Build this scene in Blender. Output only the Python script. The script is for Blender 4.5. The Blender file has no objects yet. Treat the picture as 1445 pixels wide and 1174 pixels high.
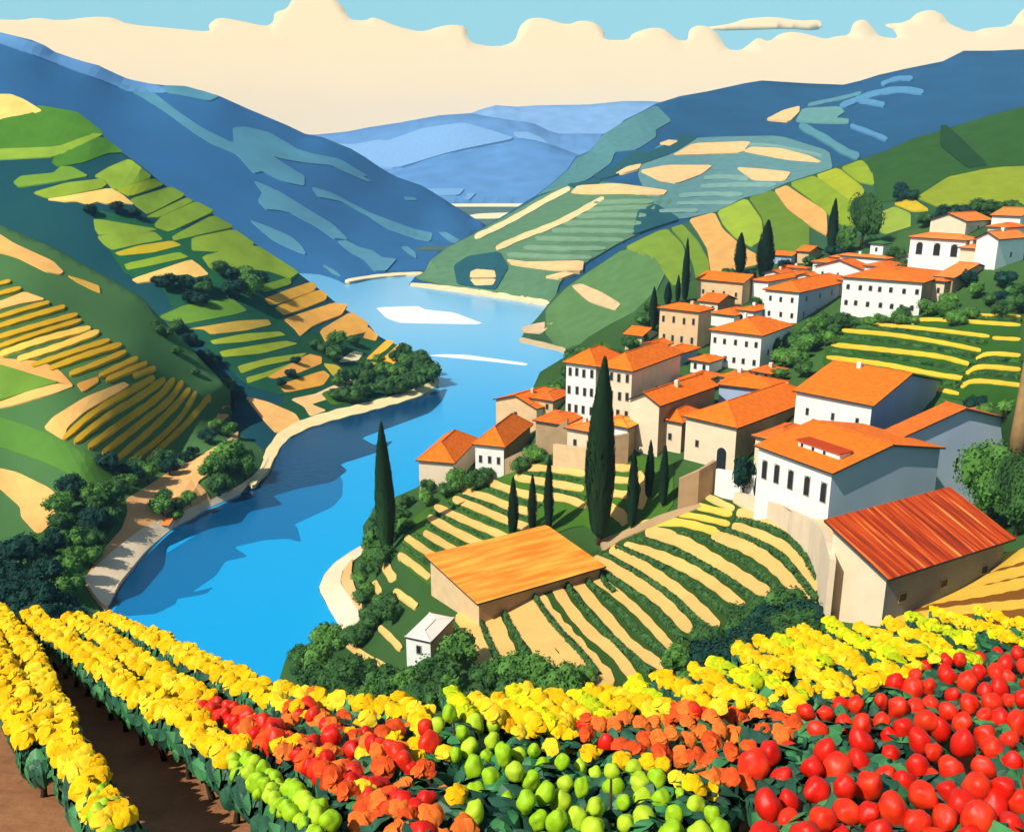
import bpy, bmesh, math, random
import numpy as np
from mathutils import Vector, Matrix, noise
from mathutils.geometry import delaunay_2d_cdt
random.seed(7); R = random.random
SC = bpy.context.scene; COL = SC.collection
# ------------------------------------------------------------------ camera
HC = 70.0; PITCH = math.radians(15.5); ST, CT = math.sin(PITCH), math.cos(PITCH); F = 1251.0; CX, CY = 722.5, 587.0
cam_d = bpy.data.cameras.new('camera'); cam = bpy.data.objects.new('camera', cam_d); COL.objects.link(cam)
cam.location = (0, 0, HC); cam.rotation_euler = (math.radians(90) - PITCH, 0, 0)
cam_d.sensor_width = 36; cam_d.lens = F / 1445 * 36; cam_d.clip_start = .3; cam_d.clip_end = 60000
SC.camera = cam
# ------------------------------------------------------------------ light
SUN = Vector((-.60, -.47, .82)).normalized()
SC.view_settings.view_transform = 'Standard'; SC.view_settings.look = 'None'; SC.view_settings.exposure = .12; SC.view_settings.gamma = 1
w = bpy.data.worlds.new('World'); SC.world = w; w.use_nodes = True
nt = w.node_tree; nt.nodes.clear()
sky = nt.nodes.new('ShaderNodeTexSky'); sky.sky_type = 'NISHITA'; sky.sun_disc = False
sky.sun_elevation = math.asin(SUN.z); sky.sun_rotation = math.atan2(SUN.x, SUN.y)
sky.air_density = 1.0; sky.dust_density = 1.2; sky.ozone_density = 1.0
tint = nt.nodes.new('ShaderNodeMix'); tint.data_type = 'RGBA'; tint.blend_type = 'MIX'; tint.inputs[0].default_value = .72
tint.inputs[7].default_value = (4.1, 8.6, 9.4, 1)
bg = nt.nodes.new('ShaderNodeBackground'); bg.inputs[1].default_value = .085
wo = nt.nodes.new('ShaderNodeOutputWorld')
tcw = nt.nodes.new('ShaderNodeTexCoord'); sx_ = nt.nodes.new('ShaderNodeSeparateXYZ'); mr = nt.nodes.new('ShaderNodeMapRange')
mr.inputs['From Min'].default_value = .18; mr.inputs['From Max'].default_value = .42; mr.inputs['To Min'].default_value = .82; mr.inputs['To Max'].default_value = .0
nt.links.new(tcw.outputs['Generated'], sx_.inputs[0]); nt.links.new(sx_.outputs[2], mr.inputs[0]); nt.links.new(mr.outputs[0], tint.inputs[0])
nt.links.new(sky.outputs[0], tint.inputs[6]); nt.links.new(tint.outputs[2], bg.inputs[0]); nt.links.new(bg.outputs[0], wo.inputs[0])
sl = bpy.data.lights.new('sun', 'SUN'); sl.energy = 5.0; sl.angle = math.radians(.5); sl.color = (1, .93, .80)
so = bpy.data.objects.new('sun', sl); COL.objects.link(so); so.rotation_euler = SUN.to_track_quat('Z', 'Y').to_euler(); so.location = (0, 0, 400)
cy = SC.cycles; cy.use_denoising = True; cy.max_bounces = 6; cy.diffuse_bounces = 2; cy.glossy_bounces = 2; cy.transmission_bounces = 2
cy.volume_bounces = 1; cy.transparent_max_bounces = 8; cy.use_adaptive_sampling = True; cy.adaptive_threshold = .03
cy.sample_clamp_indirect = 6
# ------------------------------------------------------------------ helpers
HAZE = .00010; LINF = (.28, .50, .80)
def lin(c): return tuple(((v / 255) / 12.92 if v / 255 <= .04045 else ((v / 255 + .055) / 1.055) ** 2.4) for v in c)
def alb(c, d=0, E=1.12):
    """base colour of a surface seen at distance d through the haze as colour c (255 sRGB)"""
    t = math.exp(-HAZE * d)
    return tuple(min(.85, max(.012, (v - l * (1 - t)) / (t * E))) for v, l in zip(lin(c), LINF))
MATS = {}
def mat(rgb, var=.16, scale=.5, rough=.85, bump=0.0, spec=.25, name='surface', kind=None, rgb2=None, metallic=0):
    key = (tuple(round(v, 3) for v in rgb), var, scale, rough, bump, name, kind, rgb2, spec)
    if key in MATS: return MATS[key]
    m = bpy.data.materials.new(name); m.use_nodes = True; n = m.node_tree; b = n.nodes['Principled BSDF']
    b.inputs['Roughness'].default_value = rough; b.inputs['Specular IOR Level'].default_value = spec; b.inputs['Metallic'].default_value = metallic
    tc = n.nodes.new('ShaderNodeTexCoord'); nz = n.nodes.new('ShaderNodeTexNoise')
    nz.inputs['Scale'].default_value = scale; nz.inputs['Detail'].default_value = 5
    n.links.new(tc.outputs['Object'], nz.inputs['Vector'])
    rp = n.nodes.new('ShaderNodeValToRGB'); n.links.new(nz.outputs[0], rp.inputs[0])
    rp.color_ramp.elements[0].position = .32; rp.color_ramp.elements[1].position = .68
    c2 = rgb2 if rgb2 else rgb
    rp.color_ramp.elements[0].color = (*[v * (1 - var) for v in rgb], 1)
    rp.color_ramp.elements[1].color = (*[min(.9, v * (1 + var)) for v in c2], 1)
    out = rp.outputs[0]
    if kind == 'tile':
        uv = n.nodes.new('ShaderNodeUVMap'); wv = n.nodes.new('ShaderNodeTexWave'); wv.inputs['Scale'].default_value = 1.1
        wv.inputs['Distortion'].default_value = .6; wv.inputs['Detail Scale'].default_value = 1.5; wv.wave_profile = 'SIN'
        n.links.new(uv.outputs[0], wv.inputs['Vector'])
        bm_ = n.nodes.new('ShaderNodeBump'); bm_.inputs['Strength'].default_value = .35; bm_.inputs['Distance'].default_value = .06
        n.links.new(wv.outputs[1], bm_.inputs['Height']); n.links.new(bm_.outputs[0], b.inputs['Normal'])
        nz.inputs['Scale'].default_value = scale
    elif kind == 'streak':
        uv = n.nodes.new('ShaderNodeUVMap'); mp = n.nodes.new('ShaderNodeMapping'); mp.inputs['Scale'].default_value = (2.2, .12, 1)
        n.links.new(uv.outputs[0], mp.inputs[0]); n.links.new(mp.outputs[0], nz.inputs['Vector']); nz.inputs['Scale'].default_value = 1
        if name.startswith('ochre'): mp.inputs['Scale'].default_value = (.12, .9, 1)
        el = rp.color_ramp.elements
        if name.startswith('ochre'):
            el[0].position = .38; el[0].color = (.72, .20, .015, 1); el[1].position = .66; el[1].color = (.88, .42, .06, 1)
        else:
            el[0].position = .34; el[0].color = (.16, .025, .01, 1); el[1].position = .70; el[1].color = (.85, .40, .10, 1)
            e = el.new(.45); e.color = (.36, .035, .008, 1); e = el.new(.58); e.color = (.62, .085, .012, 1)
    elif bump > 0:
        nb = n.nodes.new('ShaderNodeTexNoise'); nb.inputs['Scale'].default_value = scale * 3; nb.inputs['Detail'].default_value = 4
        n.links.new(tc.outputs['Object'], nb.inputs['Vector'])
        bm_ = n.nodes.new('ShaderNodeBump'); bm_.inputs['Strength'].default_value = .6; bm_.inputs['Distance'].default_value = bump
        n.links.new(nb.outputs[0], bm_.inputs['Height']); n.links.new(bm_.outputs[0], b.inputs['Normal'])
    n.links.new(out, b.inputs['Base Color'])
    MATS[key] = m; return m

def P(px, py, d):
    """world point seen at photo pixel px,py at depth d (vectorised)"""
    x = (px - CX) / F * d; v = (py - CY) / F * d
    return x, d * CT - v * ST, HC - d * ST - v * CT
def V3(px, py, d): return Vector(P(px, py, d))
def drop(py): return ST + (py - CY) / F * CT
def W(py, z=0.): return (HC - z) / drop(py)
def obj(name, verts, faces, m, parent=None, smooth=False, loc=None):
    me = bpy.data.meshes.new(name); me.from_pydata([tuple(v) for v in verts], [], faces)
    ms = m if isinstance(m, (list, tuple)) else [m]
    for q in ms: me.materials.append(q)
    if smooth:
        me.polygons.foreach_set('use_smooth', [True] * len(me.polygons))
    o = bpy.data.objects.new(name, me); COL.objects.link(o)
    if parent: o.parent = parent
    if loc is not None: o.location = loc
    return o
def tag(o, label, cat, group=None):
    o['label'] = label; o['category'] = cat
    if group: o['group'] = group
    return o
def struct(o, kind='structure'): o['kind'] = kind; return o
def empty(name, loc, rz=0):
    o = bpy.data.objects.new(name, None); COL.objects.link(o); o.location = loc; o.rotation_euler = (0, 0, rz); o.empty_display_size = .3
    return o
class MB:
    def __init__(s): s.v = []; s.f = []
    def add(s, vs, fs):
        n = len(s.v); s.v += [tuple(v) for v in vs]; s.f += [tuple(i + n for i in f) for f in fs]
    def box(s, o, ax, ay, az):
        o, ax, ay, az = map(Vector, (o, ax, ay, az))
        vs = [o, o + ax, o + ax + ay, o + ay, o + az, o + ax + az, o + ax + ay + az, o + ay + az]
        s.add(vs, [(0, 3, 2, 1), (4, 5, 6, 7), (0, 1, 5, 4), (1, 2, 6, 5), (2, 3, 7, 6), (3, 0, 4, 7)])
    def tube(s, pts, rs, n=6):
        base = len(s.v); pts = [Vector(p) for p in pts]
        for i, p in enumerate(pts):
            t = (pts[min(i + 1, len(pts) - 1)] - pts[max(i - 1, 0)]).normalized()
            u = t.orthogonal().normalized(); w_ = t.cross(u)
            for k in range(n):
                a = 2 * math.pi * k / n; s.v.append(tuple(p + (u * math.cos(a) + w_ * math.sin(a)) * rs[i]))
        for i in range(len(pts) - 1):
            for k in range(n):
                a = base + i * n + k; b = base + i * n + (k + 1) % n; s.f.append((a, b, b + n, a + n))
        s.f.append(tuple(base + k for k in range(n))[::-1]); s.f.append(tuple(base + (len(pts) - 1) * n + k for k in range(n)))
    def build(s, name, m, parent=None, smooth=False, loc=None): return obj(name, s.v, s.f, m, parent, smooth, loc)

def smooth_poly(p, closed=True, it=1, c=.22):
    p = [tuple(q[:2]) for q in p]
    for _ in range(it):
        out = []; n = len(p)
        rng = range(n) if closed else range(n - 1)
        if not closed: out.append(p[0])
        for i in rng:
            a, b = p[i], p[(i + 1) % n]
            out.append((a[0] * (1 - c) + b[0] * c, a[1] * (1 - c) + b[1] * c)); out.append((a[0] * c + b[0] * (1 - c), a[1] * c + b[1] * (1 - c)))
        if not closed: out.append(p[-1])
        p = out
    return p
def densify(p, step, closed=True):
    out = []; n = len(p)
    for i in range(n if closed else n - 1):
        a, b = p[i], p[(i + 1) % n]; L = math.hypot(b[0] - a[0], b[1] - a[1]); k = max(1, int(L / step))
        for j in range(k): out.append((a[0] + (b[0] - a[0]) * j / k, a[1] + (b[1] - a[1]) * j / k))
    if not closed: out.append(p[-1])
    return out
def inside(x, y, poly):
    c = False; n = len(poly); j = n - 1
    for i in range(n):
        xi, yi = poly[i][0], poly[i][1]; xj, yj = poly[j][0], poly[j][1]
        if (yi > y) != (yj > y) and x < (xj - xi) * (y - yi) / (yj - yi) + xi: c = not c
        j = i
    return c
def cdt(poly, step):
    """triangulate a pixel polygon with interior points every step px"""
    b = densify(poly, step); n = len(b)
    xs = [p[0] for p in b]; ys = [p[1] for p in b]
    pts = [Vector(p) for p in b]
    y = min(ys) + step * .5; r = 0
    while y < max(ys):
        x = min(xs) + step * (.25 + .5 * (r % 2))
        while x < max(xs):
            if inside(x, y, b):
                pts.append(Vector((x, y)))
            x += step
        y += step * .87; r += 1
    vs, es, fs, *_ = delaunay_2d_cdt(pts, [], [list(range(n))], 1, 1e-4)
    return [(v.x, v.y) for v in vs], [tuple(f) for f in fs]
def ring_edges(fs):
    cnt = {}
    for f in fs:
        for i in range(len(f)):
            a, b = f[i], f[(i + 1) % len(f)]; cnt[(a, b)] = 1
    return [(a, b) for (a, b) in cnt if (b, a) not in cnt]
class Hill:
    """a hill as a real surface: outline in the photo, distance from thin-plate control points"""
    def __init__(s, name, outline, ctrl, rgb, step=14, away=1.0, var=.12, scale=.02, bump=.6, rgb2=None):
        pts = []; lo = []
        for o in outline:
            d = W(o[1]) if o[2] == 'w' else o[2]
            if d: pts.append((o[0], o[1])); lo.append(math.log(d))
        for (x, y, d) in ctrl:
            if d == 'w': d = W(y)
            if any(abs(x - q[0]) + abs(y - q[1]) < 1.5 for q in pts): continue
            pts.append((x, y)); lo.append(math.log(d))
        p = np.array(pts) / 1000.; n = len(p); s.p = p
        D = np.hypot(p[:, None, 0] - p[None, :, 0], p[:, None, 1] - p[None, :, 1])
        K = np.where(D > 0, D * D * np.log(D + 1e-12), 0) + np.eye(n) * 1e-5
        Q = np.hstack([np.ones((n, 1)), p]); A = np.zeros((n + 3, n + 3)); A[:n, :n] = K; A[:n, n:] = Q; A[n:, :n] = Q.T
        s.w = np.linalg.solve(A, np.concatenate([np.array(lo), np.zeros(3)]))
        poly = [(o[0], o[1]) for o in outline]
        vs, fs = cdt(poly, step)
        W3 = s.pts(vs)
        if len(fs):
            f0 = fs[0]; a, b, c = (Vector(W3[i]) for i in f0)
            if (b - a).cross(c - a).dot(Vector((0, -.5, 1))) < 0: fs = [f[::-1] for f in fs]
        v = [Vector(q) for q in W3]; fs = list(fs); m = {}
        for (a, b) in ring_edges(fs):
            for i in (a, b):
                if i not in m:
                    q = v[i]; dirv = Vector((q.x, q.y, 0)).normalized(); h = q.z + 4
                    up = away if not s.low(vs[i], poly) else 0
                    m[i] = len(v); v.append(Vector((q.x, q.y, -4)) + dirv * h * up)
            fs.append((b, a, m[a], m[b]))
        s.o = struct(obj(name, v, fs, mat(rgb, var, scale, .95, bump, .1, name, rgb2=rgb2), smooth=True))
    E = 1.12
    def low(s, p, poly): return inside(p[0], p[1] - 6, poly)
    def depth(s, x, y):
        x = np.atleast_1d(np.asarray(x, float)) / 1000; y = np.atleast_1d(np.asarray(y, float)) / 1000
        D = np.hypot(x[:, None] - s.p[None, :, 0], y[:, None] - s.p[None, :, 1]); K = np.where(D > 0, D * D * np.log(D + 1e-12), 0)
        n = len(s.p); return np.exp(K @ s.w[:n] + s.w[n] + s.w[n + 1] * x + s.w[n + 2] * y)
    def pts(s, vs):
        a = np.array(vs, float); d = s.depth(a[:, 0], a[:, 1]); x, y, z = P(a[:, 0], a[:, 1], d); return np.stack([x, y, z], 1)
    def at(s, x, y): return Vector(s.pts([(x, y)])[0])
    def d(s, x, y): return float(s.depth(x, y)[0])
LAYER = [0]
def field(h, poly, rgb, name='field', it=1, off=None, step=None, var=.10, raw=False, scale=.15, kind='structure', bump=0.15, order=0, grow=1):
    """a patch of land lying on hill h, traced in the photo, with a low bank round it"""
    if grow != 1:
        gx = sum(p[0] for p in poly) / len(poly); gy = sum(p[1] for p in poly) / len(poly); poly = [(gx + (p[0] - gx) * grow, gy + (p[1] - gy) * grow) for p in poly]
    q = smooth_poly(poly, it=it, c=.10) if it else poly
    xs = [p[0] for p in q]; ys = [p[1] for p in q]
    if step is None: step = max(4, min(14, max(max(xs) - min(xs), max(ys) - min(ys)) / 6))
    vs, fs = cdt(q, step)
    if not fs: return None
    W3 = h.pts(vs); dm = float(h.depth(sum(xs) / len(xs), sum(ys) / len(ys))[0])
    if off is None: off = .08 + dm * .0011
    LAYER[0] += 1; off += order * dm * .0006 + (LAYER[0] % 7) * .004
    v = [Vector(p) + Vector((0, 0, off)) for p in W3]
    f0 = fs[0]; a, b, c = (v[i] for i in f0)
    if (b - a).cross(c - a).dot(Vector((0, -.5, 1))) < 0: fs = [f[::-1] for f in fs]
    fs = list(fs); m = {}
    for (a, b) in ring_edges(fs):
        for i in (a, b):
            if i not in m: m[i] = len(v); v.append(v[i] - Vector((0, 0, off * 1.6)))
        fs.append((b, a, m[a], m[b]))
    col = rgb if raw else alb(rgb, dm, getattr(h, 'E', 1.12))
    o = obj(name, v, fs, mat(tuple(col), var, scale, .95, bump, .1, 'field_soil'))
    return struct(o, kind)
def strip_poly(line, w):
    """outline of a band of px width w along a centre line; w number or (w0, w1)"""
    c = densify(smooth_poly(line, closed=False, it=2), 6, closed=False); n = len(c); L = []; Rr = []
    w0, w1 = (w, w) if not isinstance(w, tuple) else w
    for i, p in enumerate(c):
        a = c[max(0, i - 1)]; b = c[min(n - 1, i + 1)]; dx, dy = b[0] - a[0], b[1] - a[1]; l = math.hypot(dx, dy) or 1
        t = i / (n - 1); ww = (w0 + (w1 - w0) * t) / 2 * min(1, .35 + 3.5 * min(t, 1 - t) * (n / 8)) * (1 + .10 * math.sin(i * 1.7 + line[0][0]))
        L.append((p[0] - dy / l * ww, p[1] + dx / l * ww)); Rr.append((p[0] + dy / l * ww, p[1] - dx / l * ww))
    return L + Rr[::-1]
def strip(h, line, w, rgb, **k):
    k.setdefault('it', 0); k.setdefault('step', 6)
    return field(h, strip_poly(line, w), rgb, **k)
_O = 'zeroth first second third fourth fifth sixth seventh eighth ninth tenth eleventh twelfth thirteenth fourteenth fifteenth sixteenth seventeenth eighteenth nineteenth twentieth'.split()
_T = {20: 'twenty', 30: 'thirty', 40: 'forty', 50: 'fifty', 60: 'sixty', 70: 'seventy', 80: 'eighty', 90: 'ninety'}
def nth(i):
    if i <= 20: return _O[i]
    if i % 10 == 0 and i < 100: return {30: 'thirtieth', 40: 'fortieth', 50: 'fiftieth', 60: 'sixtieth', 70: 'seventieth', 80: 'eightieth', 90: 'ninetieth'}[i]
    if i > 99: return 'one hundred and ' + nth(i - 100) if i > 100 else 'one hundredth'
    return _T[i // 10 * 10] + ' ' + _O[i % 10]
# ================================================================== SETTING
GRASS = (70, 118, 56)
# ground, river, valley floor
struct(obj('ground', [(-5800, -60, -5), (5800, -60, -5), (5800, 3900, -5), (-5800, 3900, -5)], [(0, 1, 2, 3)], mat((.09, .12, .05), .2, .01, .95, 0, .1, 'ground')))
def water_mat(name, rgb, rough, bump, scale=.35, metallic=0, spec=.5):
    m = bpy.data.materials.new(name); m.use_nodes = True; n = m.node_tree; b = n.nodes['Principled BSDF']
    b.inputs['Base Color'].default_value = (*rgb, 1); b.inputs['Roughness'].default_value = rough; b.inputs['Metallic'].default_value = metallic
    b.inputs['Specular IOR Level'].default_value = spec; b.inputs['IOR'].default_value = 1.33
    tc = n.nodes.new('ShaderNodeTexCoord'); nz = n.nodes.new('ShaderNodeTexNoise'); nz.inputs['Scale'].default_value = scale; nz.inputs['Detail'].default_value = 3
    if name == 'river_water':   # blue downstream, paler upstream: distant sky sheen painted into the colour
        sp = n.nodes.new('ShaderNodeSeparateXYZ'); mr_ = n.nodes.new('ShaderNodeMapRange'); mr_.inputs['From Min'].default_value = 190; mr_.inputs['From Max'].default_value = 460; mr_.interpolation_type = 'SMOOTHSTEP'
        mx = n.nodes.new('ShaderNodeMix'); mx.data_type = 'RGBA'; mx.inputs[6].default_value = (*rgb, 1); mx.inputs[7].default_value = (.16, .47, .74, 1)
        n.links.new(tc.outputs['Object'], sp.inputs[0]); n.links.new(sp.outputs[1], mr_.inputs[0]); n.links.new(mr_.outputs[0], mx.inputs[0]); n.links.new(mx.outputs[2], b.inputs['Base Color'])
    mp = n.nodes.new('ShaderNodeMapping'); mp.inputs['Scale'].default_value = (1, 2.2, 1)
    n.links.new(tc.outputs['Object'], mp.inputs[0]); n.links.new(mp.outputs[0], nz.inputs['Vector'])
    bp = n.nodes.new('ShaderNodeBump'); bp.inputs['Strength'].default_value = .35; bp.inputs['Distance'].default_value = bump
    n.links.new(nz.outputs[0], bp.inputs['Height']); n.links.new(bp.outputs[0], b.inputs['Normal'])
    return m
WATER = water_mat('river_water', (.006, .34, .70), .18, .12)
struct(obj('river_water', [(-260, 40, 0), (260, 40, 0), (420, 760, 0), (-300, 760, 0)], [(0, 1, 2, 3)], WATER))
class Flat:
    """the water plane, for things that lie on it"""
    def __init__(s, z=0.): s.z = z
    def depth(s, x, y): y = np.atleast_1d(np.asarray(y, float)); return (HC - s.z) / (ST + (y - CY) / F * CT)
    def pts(s, vs):
        a = np.array(vs, float); d = s.depth(a[:, 0], a[:, 1]); x, y, z = P(a[:, 0], a[:, 1], d); return np.stack([x, y, z], 1)
    def at(s, x, y): return Vector(s.pts([(x, y)])[0])
    def d(s, x, y): return float(s.depth(x, y)[0])
FL = Flat(0)
BANK_SHADE = water_mat('painted_bank_shade', (.002, .045, .12), .18, .12); MID_SHADE = water_mat('mid_bank_shade', (.003, .15, .36), .18, .12)  # dark patches painting the hills' shade and reflection along the left bank
for p, m_, o_ in [([(632, 548), (600, 556), (540, 574), (480, 590), (425, 605), (390, 640), (380, 665), (340, 700), (290, 722), (240, 752), (200, 790), (160, 840), (150, 866), (168, 850), (200, 838), (232, 800), (236, 772), (262, 760), (300, 745), (340, 738), (352, 722), (400, 712), (385, 700), (420, 690), (470, 680), (490, 664), (480, 655), (540, 636), (555, 622), (528, 628), (510, 618), (560, 600), (608, 582), (624, 566)], BANK_SHADE, .02),
                  ([(158, 866), (180, 869), (220, 866), (248, 852), (250, 845), (290, 838), (302, 828), (270, 836), (305, 812), (318, 792), (350, 785), (330, 772), (372, 762), (405, 760), (425, 765), (420, 745), (415, 740), (470, 715), (483, 700), (484, 680), (475, 662), (430, 670), (400, 680), (300, 740), (220, 790), (180, 830)], MID_SHADE, .012)]:
    o = field(FL, p, (0, 0, 0), 'painted_bank_shade', off=o_, step=9); o.data.materials.clear(); o.data.materials.append(m_)
GLINT = mat((.80, .84, .90), .04, .3, .6, .01, .3, 'painted_glint')  # white for painted glints of sky and cloud on the river
for k, p in enumerate([[(530, 434), (590, 432), (600, 437), (640, 441), (685, 458), (565, 456), (545, 449)],
                       [(604, 502), (625, 500), (660, 501), (745, 513), (742, 516), (700, 511), (650, 506)]]):
    o = field(FL, p, (230, 240, 250), 'painted_glint', off=.05, kind='stuff'); o.data.materials.clear(); o.data.materials.append(GLINT)
# ---- far mountains, haze blue painted into their base colours
FAR1 = Hill('far_mountain', [(560, 235, 2900), (1020, 235, 2900), (1010, 150, 3340), (960, 146, 3340), (915, 143, 3340), (880, 143, 3320), (830, 148, 3320), (760, 149, 3300), (730, 151, 3300), (700, 149, 3300), (680, 154, 3300), (665, 160, 3300), (560, 190, 3300)], [], alb((148, 192, 241), 3200, 1.7), 25)
FAR2 = Hill('far_ridge', [(380, 262, 2350), (980, 262, 2350), (960, 200, 2650), (900, 189, 2770), (810, 189, 2830), (790, 189, 2830), (775, 185, 2830), (755, 175, 2830), (745, 173, 2830), (690, 165, 2830), (665, 160, 2830), (620, 163, 2830), (560, 174, 2830), (520, 180, 2830), (490, 186, 2830), (450, 190, 2830), (380, 192, 2830)], [], alb((118, 166, 220), 2800, 1.5), 25)
FAR3 = Hill('distant_hill', [(480, 300, 1850), (600, 292, 1850), (700, 294, 1850), (800, 294, 1850), (900, 290, 1850), (905, 265, 2110), (870, 245, 2190), (830, 224, 2230), (780, 205, 2270), (755, 198, 2270), (735, 195, 2270), (700, 205, 2270), (660, 215, 2230), (635, 216, 2230), (600, 226, 2190), (545, 248, 2150), (480, 275, 2110)], [], alb((110, 162, 218), 2200, 1.5), 20)
FAR2.E = FAR3.E = 1.5
field(FAR2, [(470, 205), (500, 207), (535, 200), (545, 202), (600, 183), (655, 176), (690, 186), (728, 198), (640, 216), (560, 240), (500, 235)], (146, 192, 240), off=6, step=20)
field(FAR2, [(722, 190), (745, 189), (765, 198), (780, 213), (755, 207)], (146, 192, 240), off=6, step=20)
field(FAR3, [(598, 268), (656, 268), (648, 277), (610, 278)], (130, 182, 232), off=3)
field(FAR3, [(660, 275), (672, 274), (662, 284), (655, 284)], (130, 182, 232), off=3)
# valley floor with its pale fields
VF = Flat(1.0)
struct(obj('valley_floor', [(-2500, 800, 1), (2500, 800, 1), (2500, 3400, 1), (-2500, 3400, 1), (-2500, 800, -5), (2500, 800, -5), (2500, 3400, -5), (-2500, 3400, -5)], [(0, 1, 2, 3), (4, 7, 6, 5), (0, 4, 5, 1), (1, 5, 6, 2), (2, 6, 7, 3), (3, 7, 4, 0)], mat((.07, .13, .10), .15, .01, .95, 0, .1, 'valley')))
for p, c in [([(610, 281), (640, 286), (700, 287), (800, 287), (795, 292), (640, 292), (620, 288)], (250, 228, 190)),
             ([(655, 306), (675, 302), (735, 300), (750, 301), (735, 307), (700, 309), (660, 309)], (250, 225, 190)),
             ([(640, 296), (652, 300), (668, 312), (690, 322), (684, 324), (660, 312)], (250, 220, 175))]:
    field(VF, p, c, off=.6, step=10)
# ---- left mountain, haze blue partly painted into its colour
LM = Hill('left_mountain', [(-300, 470, 480), (300, 450, 500), (470, 425, 540), (488, 402, 'w'), (520, 396, 'w'), (560, 391, 'w'), (597, 386, 'w'), (612, 372, 'w'), (640, 350, 'w'), (665, 336, 'w'), (690, 324, 'w'), (684, 317, 1120), (664, 305, 1120), (640, 290, 1120), (612, 272, 1120), (595, 262, 1110), (560, 250, 1100), (540, 239, 1090), (515, 222, 1080), (495, 210, 1070), (480, 204, 1060), (455, 194, 1050), (430, 189, 1050), (405, 177, 1040), (350, 154, 1020), (310, 136, 1000), (285, 128, 1000), (260, 123, 990), (235, 121, 980), (215, 119, 980), (190, 114, 970), (172, 110, 960), (140, 93, 940), (110, 85, 930), (78, 74, 920), (62, 64, 910), (45, 57, 905), (0, 46, 900), (-300, 10, 860)],
          [(200, 250, 740), (400, 300, 800), (500, 330, 830), (40, 200, 700), (300, 380, 600), (600, 330, 950)], alb((64, 115, 162), 900), 16, rgb2=alb((60, 110, 157), 900))
LMC = (92, 148, 172)
for p in [[(215, 128), (235, 122), (262, 123), (310, 137), (296, 144), (245, 134)],
          [(165, 120), (210, 127), (250, 158), (285, 182), (330, 204), (328, 182), (345, 180), (380, 188), (420, 212), (440, 218), (480, 226), (520, 250), (500, 250), (470, 235), (430, 231), (400, 226), (385, 222), (410, 238), (430, 250), (430, 264), (400, 258), (370, 243), (358, 246), (335, 220), (300, 205), (276, 190), (255, 175), (235, 160), (200, 138)],
          [(358, 256), (395, 272), (440, 300), (470, 318), (492, 340), (470, 338), (450, 323), (430, 312), (410, 302), (392, 298), (375, 297), (364, 285), (370, 273)],
          [(352, 312), (375, 320), (410, 335), (425, 348), (433, 361), (405, 350), (385, 340)],
          [(440, 265), (470, 274), (520, 301), (550, 312), (585, 325), (610, 330), (608, 342), (580, 336), (545, 323), (520, 306), (480, 285), (448, 279)],
          [(476, 342), (488, 340), (505, 350), (525, 355), (540, 365), (560, 367), (545, 384), (528, 384), (512, 366), (495, 358)],
          [(448, 222), (462, 225), (485, 234), (526, 258), (515, 257), (480, 241)],
          [(566, 350), (575, 349), (586, 358), (588, 366), (578, 360)], [(618, 329), (630, 329), (648, 340), (650, 346), (635, 342)],
          [(570, 279), (585, 280), (589, 284), (574, 284)], [(455, 375), (470, 382), (482, 392), (468, 386)]]:
    field(LM, p, LMC, off=1.0, scale=.02)
field(LM, [(-55, 37), (0, 47), (62, 65), (80, 77), (140, 95), (180, 113), (230, 124), (235, 133), (185, 132), (150, 117), (100, 99), (50, 80), (0, 62), (-55, 52)], (104, 154, 204), off=1.0, scale=.02)  # paler patch standing for a hazier ridge behind
strip(LM, [(487, 399), (520, 393), (560, 389), (597, 388)], 4, (250, 222, 180), name='beach', off=1.2)
# ---- right mountain, haze blue partly painted into its colour
RM = Hill('right_mountain', [(577, 402, 'w'), (600, 405, 'w'), (640, 411, 'w'), (700, 420, 'w'), (740, 426, 'w'), (775, 432, 'w'), (860, 470, 470), (1000, 430, 480), (1200, 350, 480), (1900, 300, 480), (1900, 50, 1100), (1445, 70, 1100), (1400, 72, 1100), (1360, 72, 1100), (1330, 87, 1100), (1280, 97, 1100), (1240, 106, 1100), (1215, 114, 1100), (1190, 120, 1100), (1140, 118, 1120), (1075, 114, 1120), (1050, 118, 1100), (1000, 129, 1060), (960, 136, 1020), (925, 147, 1000), (905, 158, 960), (880, 170, 940), (868, 184, 920), (850, 190, 912), (842, 203, 904), (832, 213, 900), (812, 222, 880), (800, 240, 850), (775, 262, 800), (755, 277, 770), (740, 286, 750), (718, 300, 720), (690, 317, 680), (655, 336, 640), (630, 350, 620), (604, 370, 590), (598, 385, 580), (585, 391, 572)],
          [(900, 300, 640), (1000, 230, 820), (1100, 160, 1000), (1300, 200, 800), (1445, 180, 800), (800, 350, 560), (700, 380, 545), (950, 180, 920)], alb((50, 96, 132), 900), 16)
RM.E = 1.3
TEAL = (100, 142, 112)
field(RM, [(586, 394), (600, 385), (606, 371), (632, 351), (660, 337), (692, 319), (722, 302), (760, 280), (800, 262), (850, 258), (940, 268), (960, 285), (945, 310), (905, 330), (870, 347), (825, 374), (790, 400), (782, 428), (740, 422), (700, 416), (640, 407)], TEAL, off=1.0)
field(RM, [(758, 278), (777, 263), (802, 241), (814, 224), (834, 214), (851, 192), (882, 172), (906, 160), (926, 150), (948, 172), (925, 185), (926, 195), (900, 212), (868, 216), (862, 232), (830, 255), (800, 264)], (92, 142, 150), off=1.0)
field(RM, [(940, 200), (1000, 195), (1100, 193), (1170, 215), (1175, 240), (1130, 262), (1060, 290), (960, 312), (925, 300), (900, 250), (905, 225)], (105, 150, 155), off=1.0)
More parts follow.
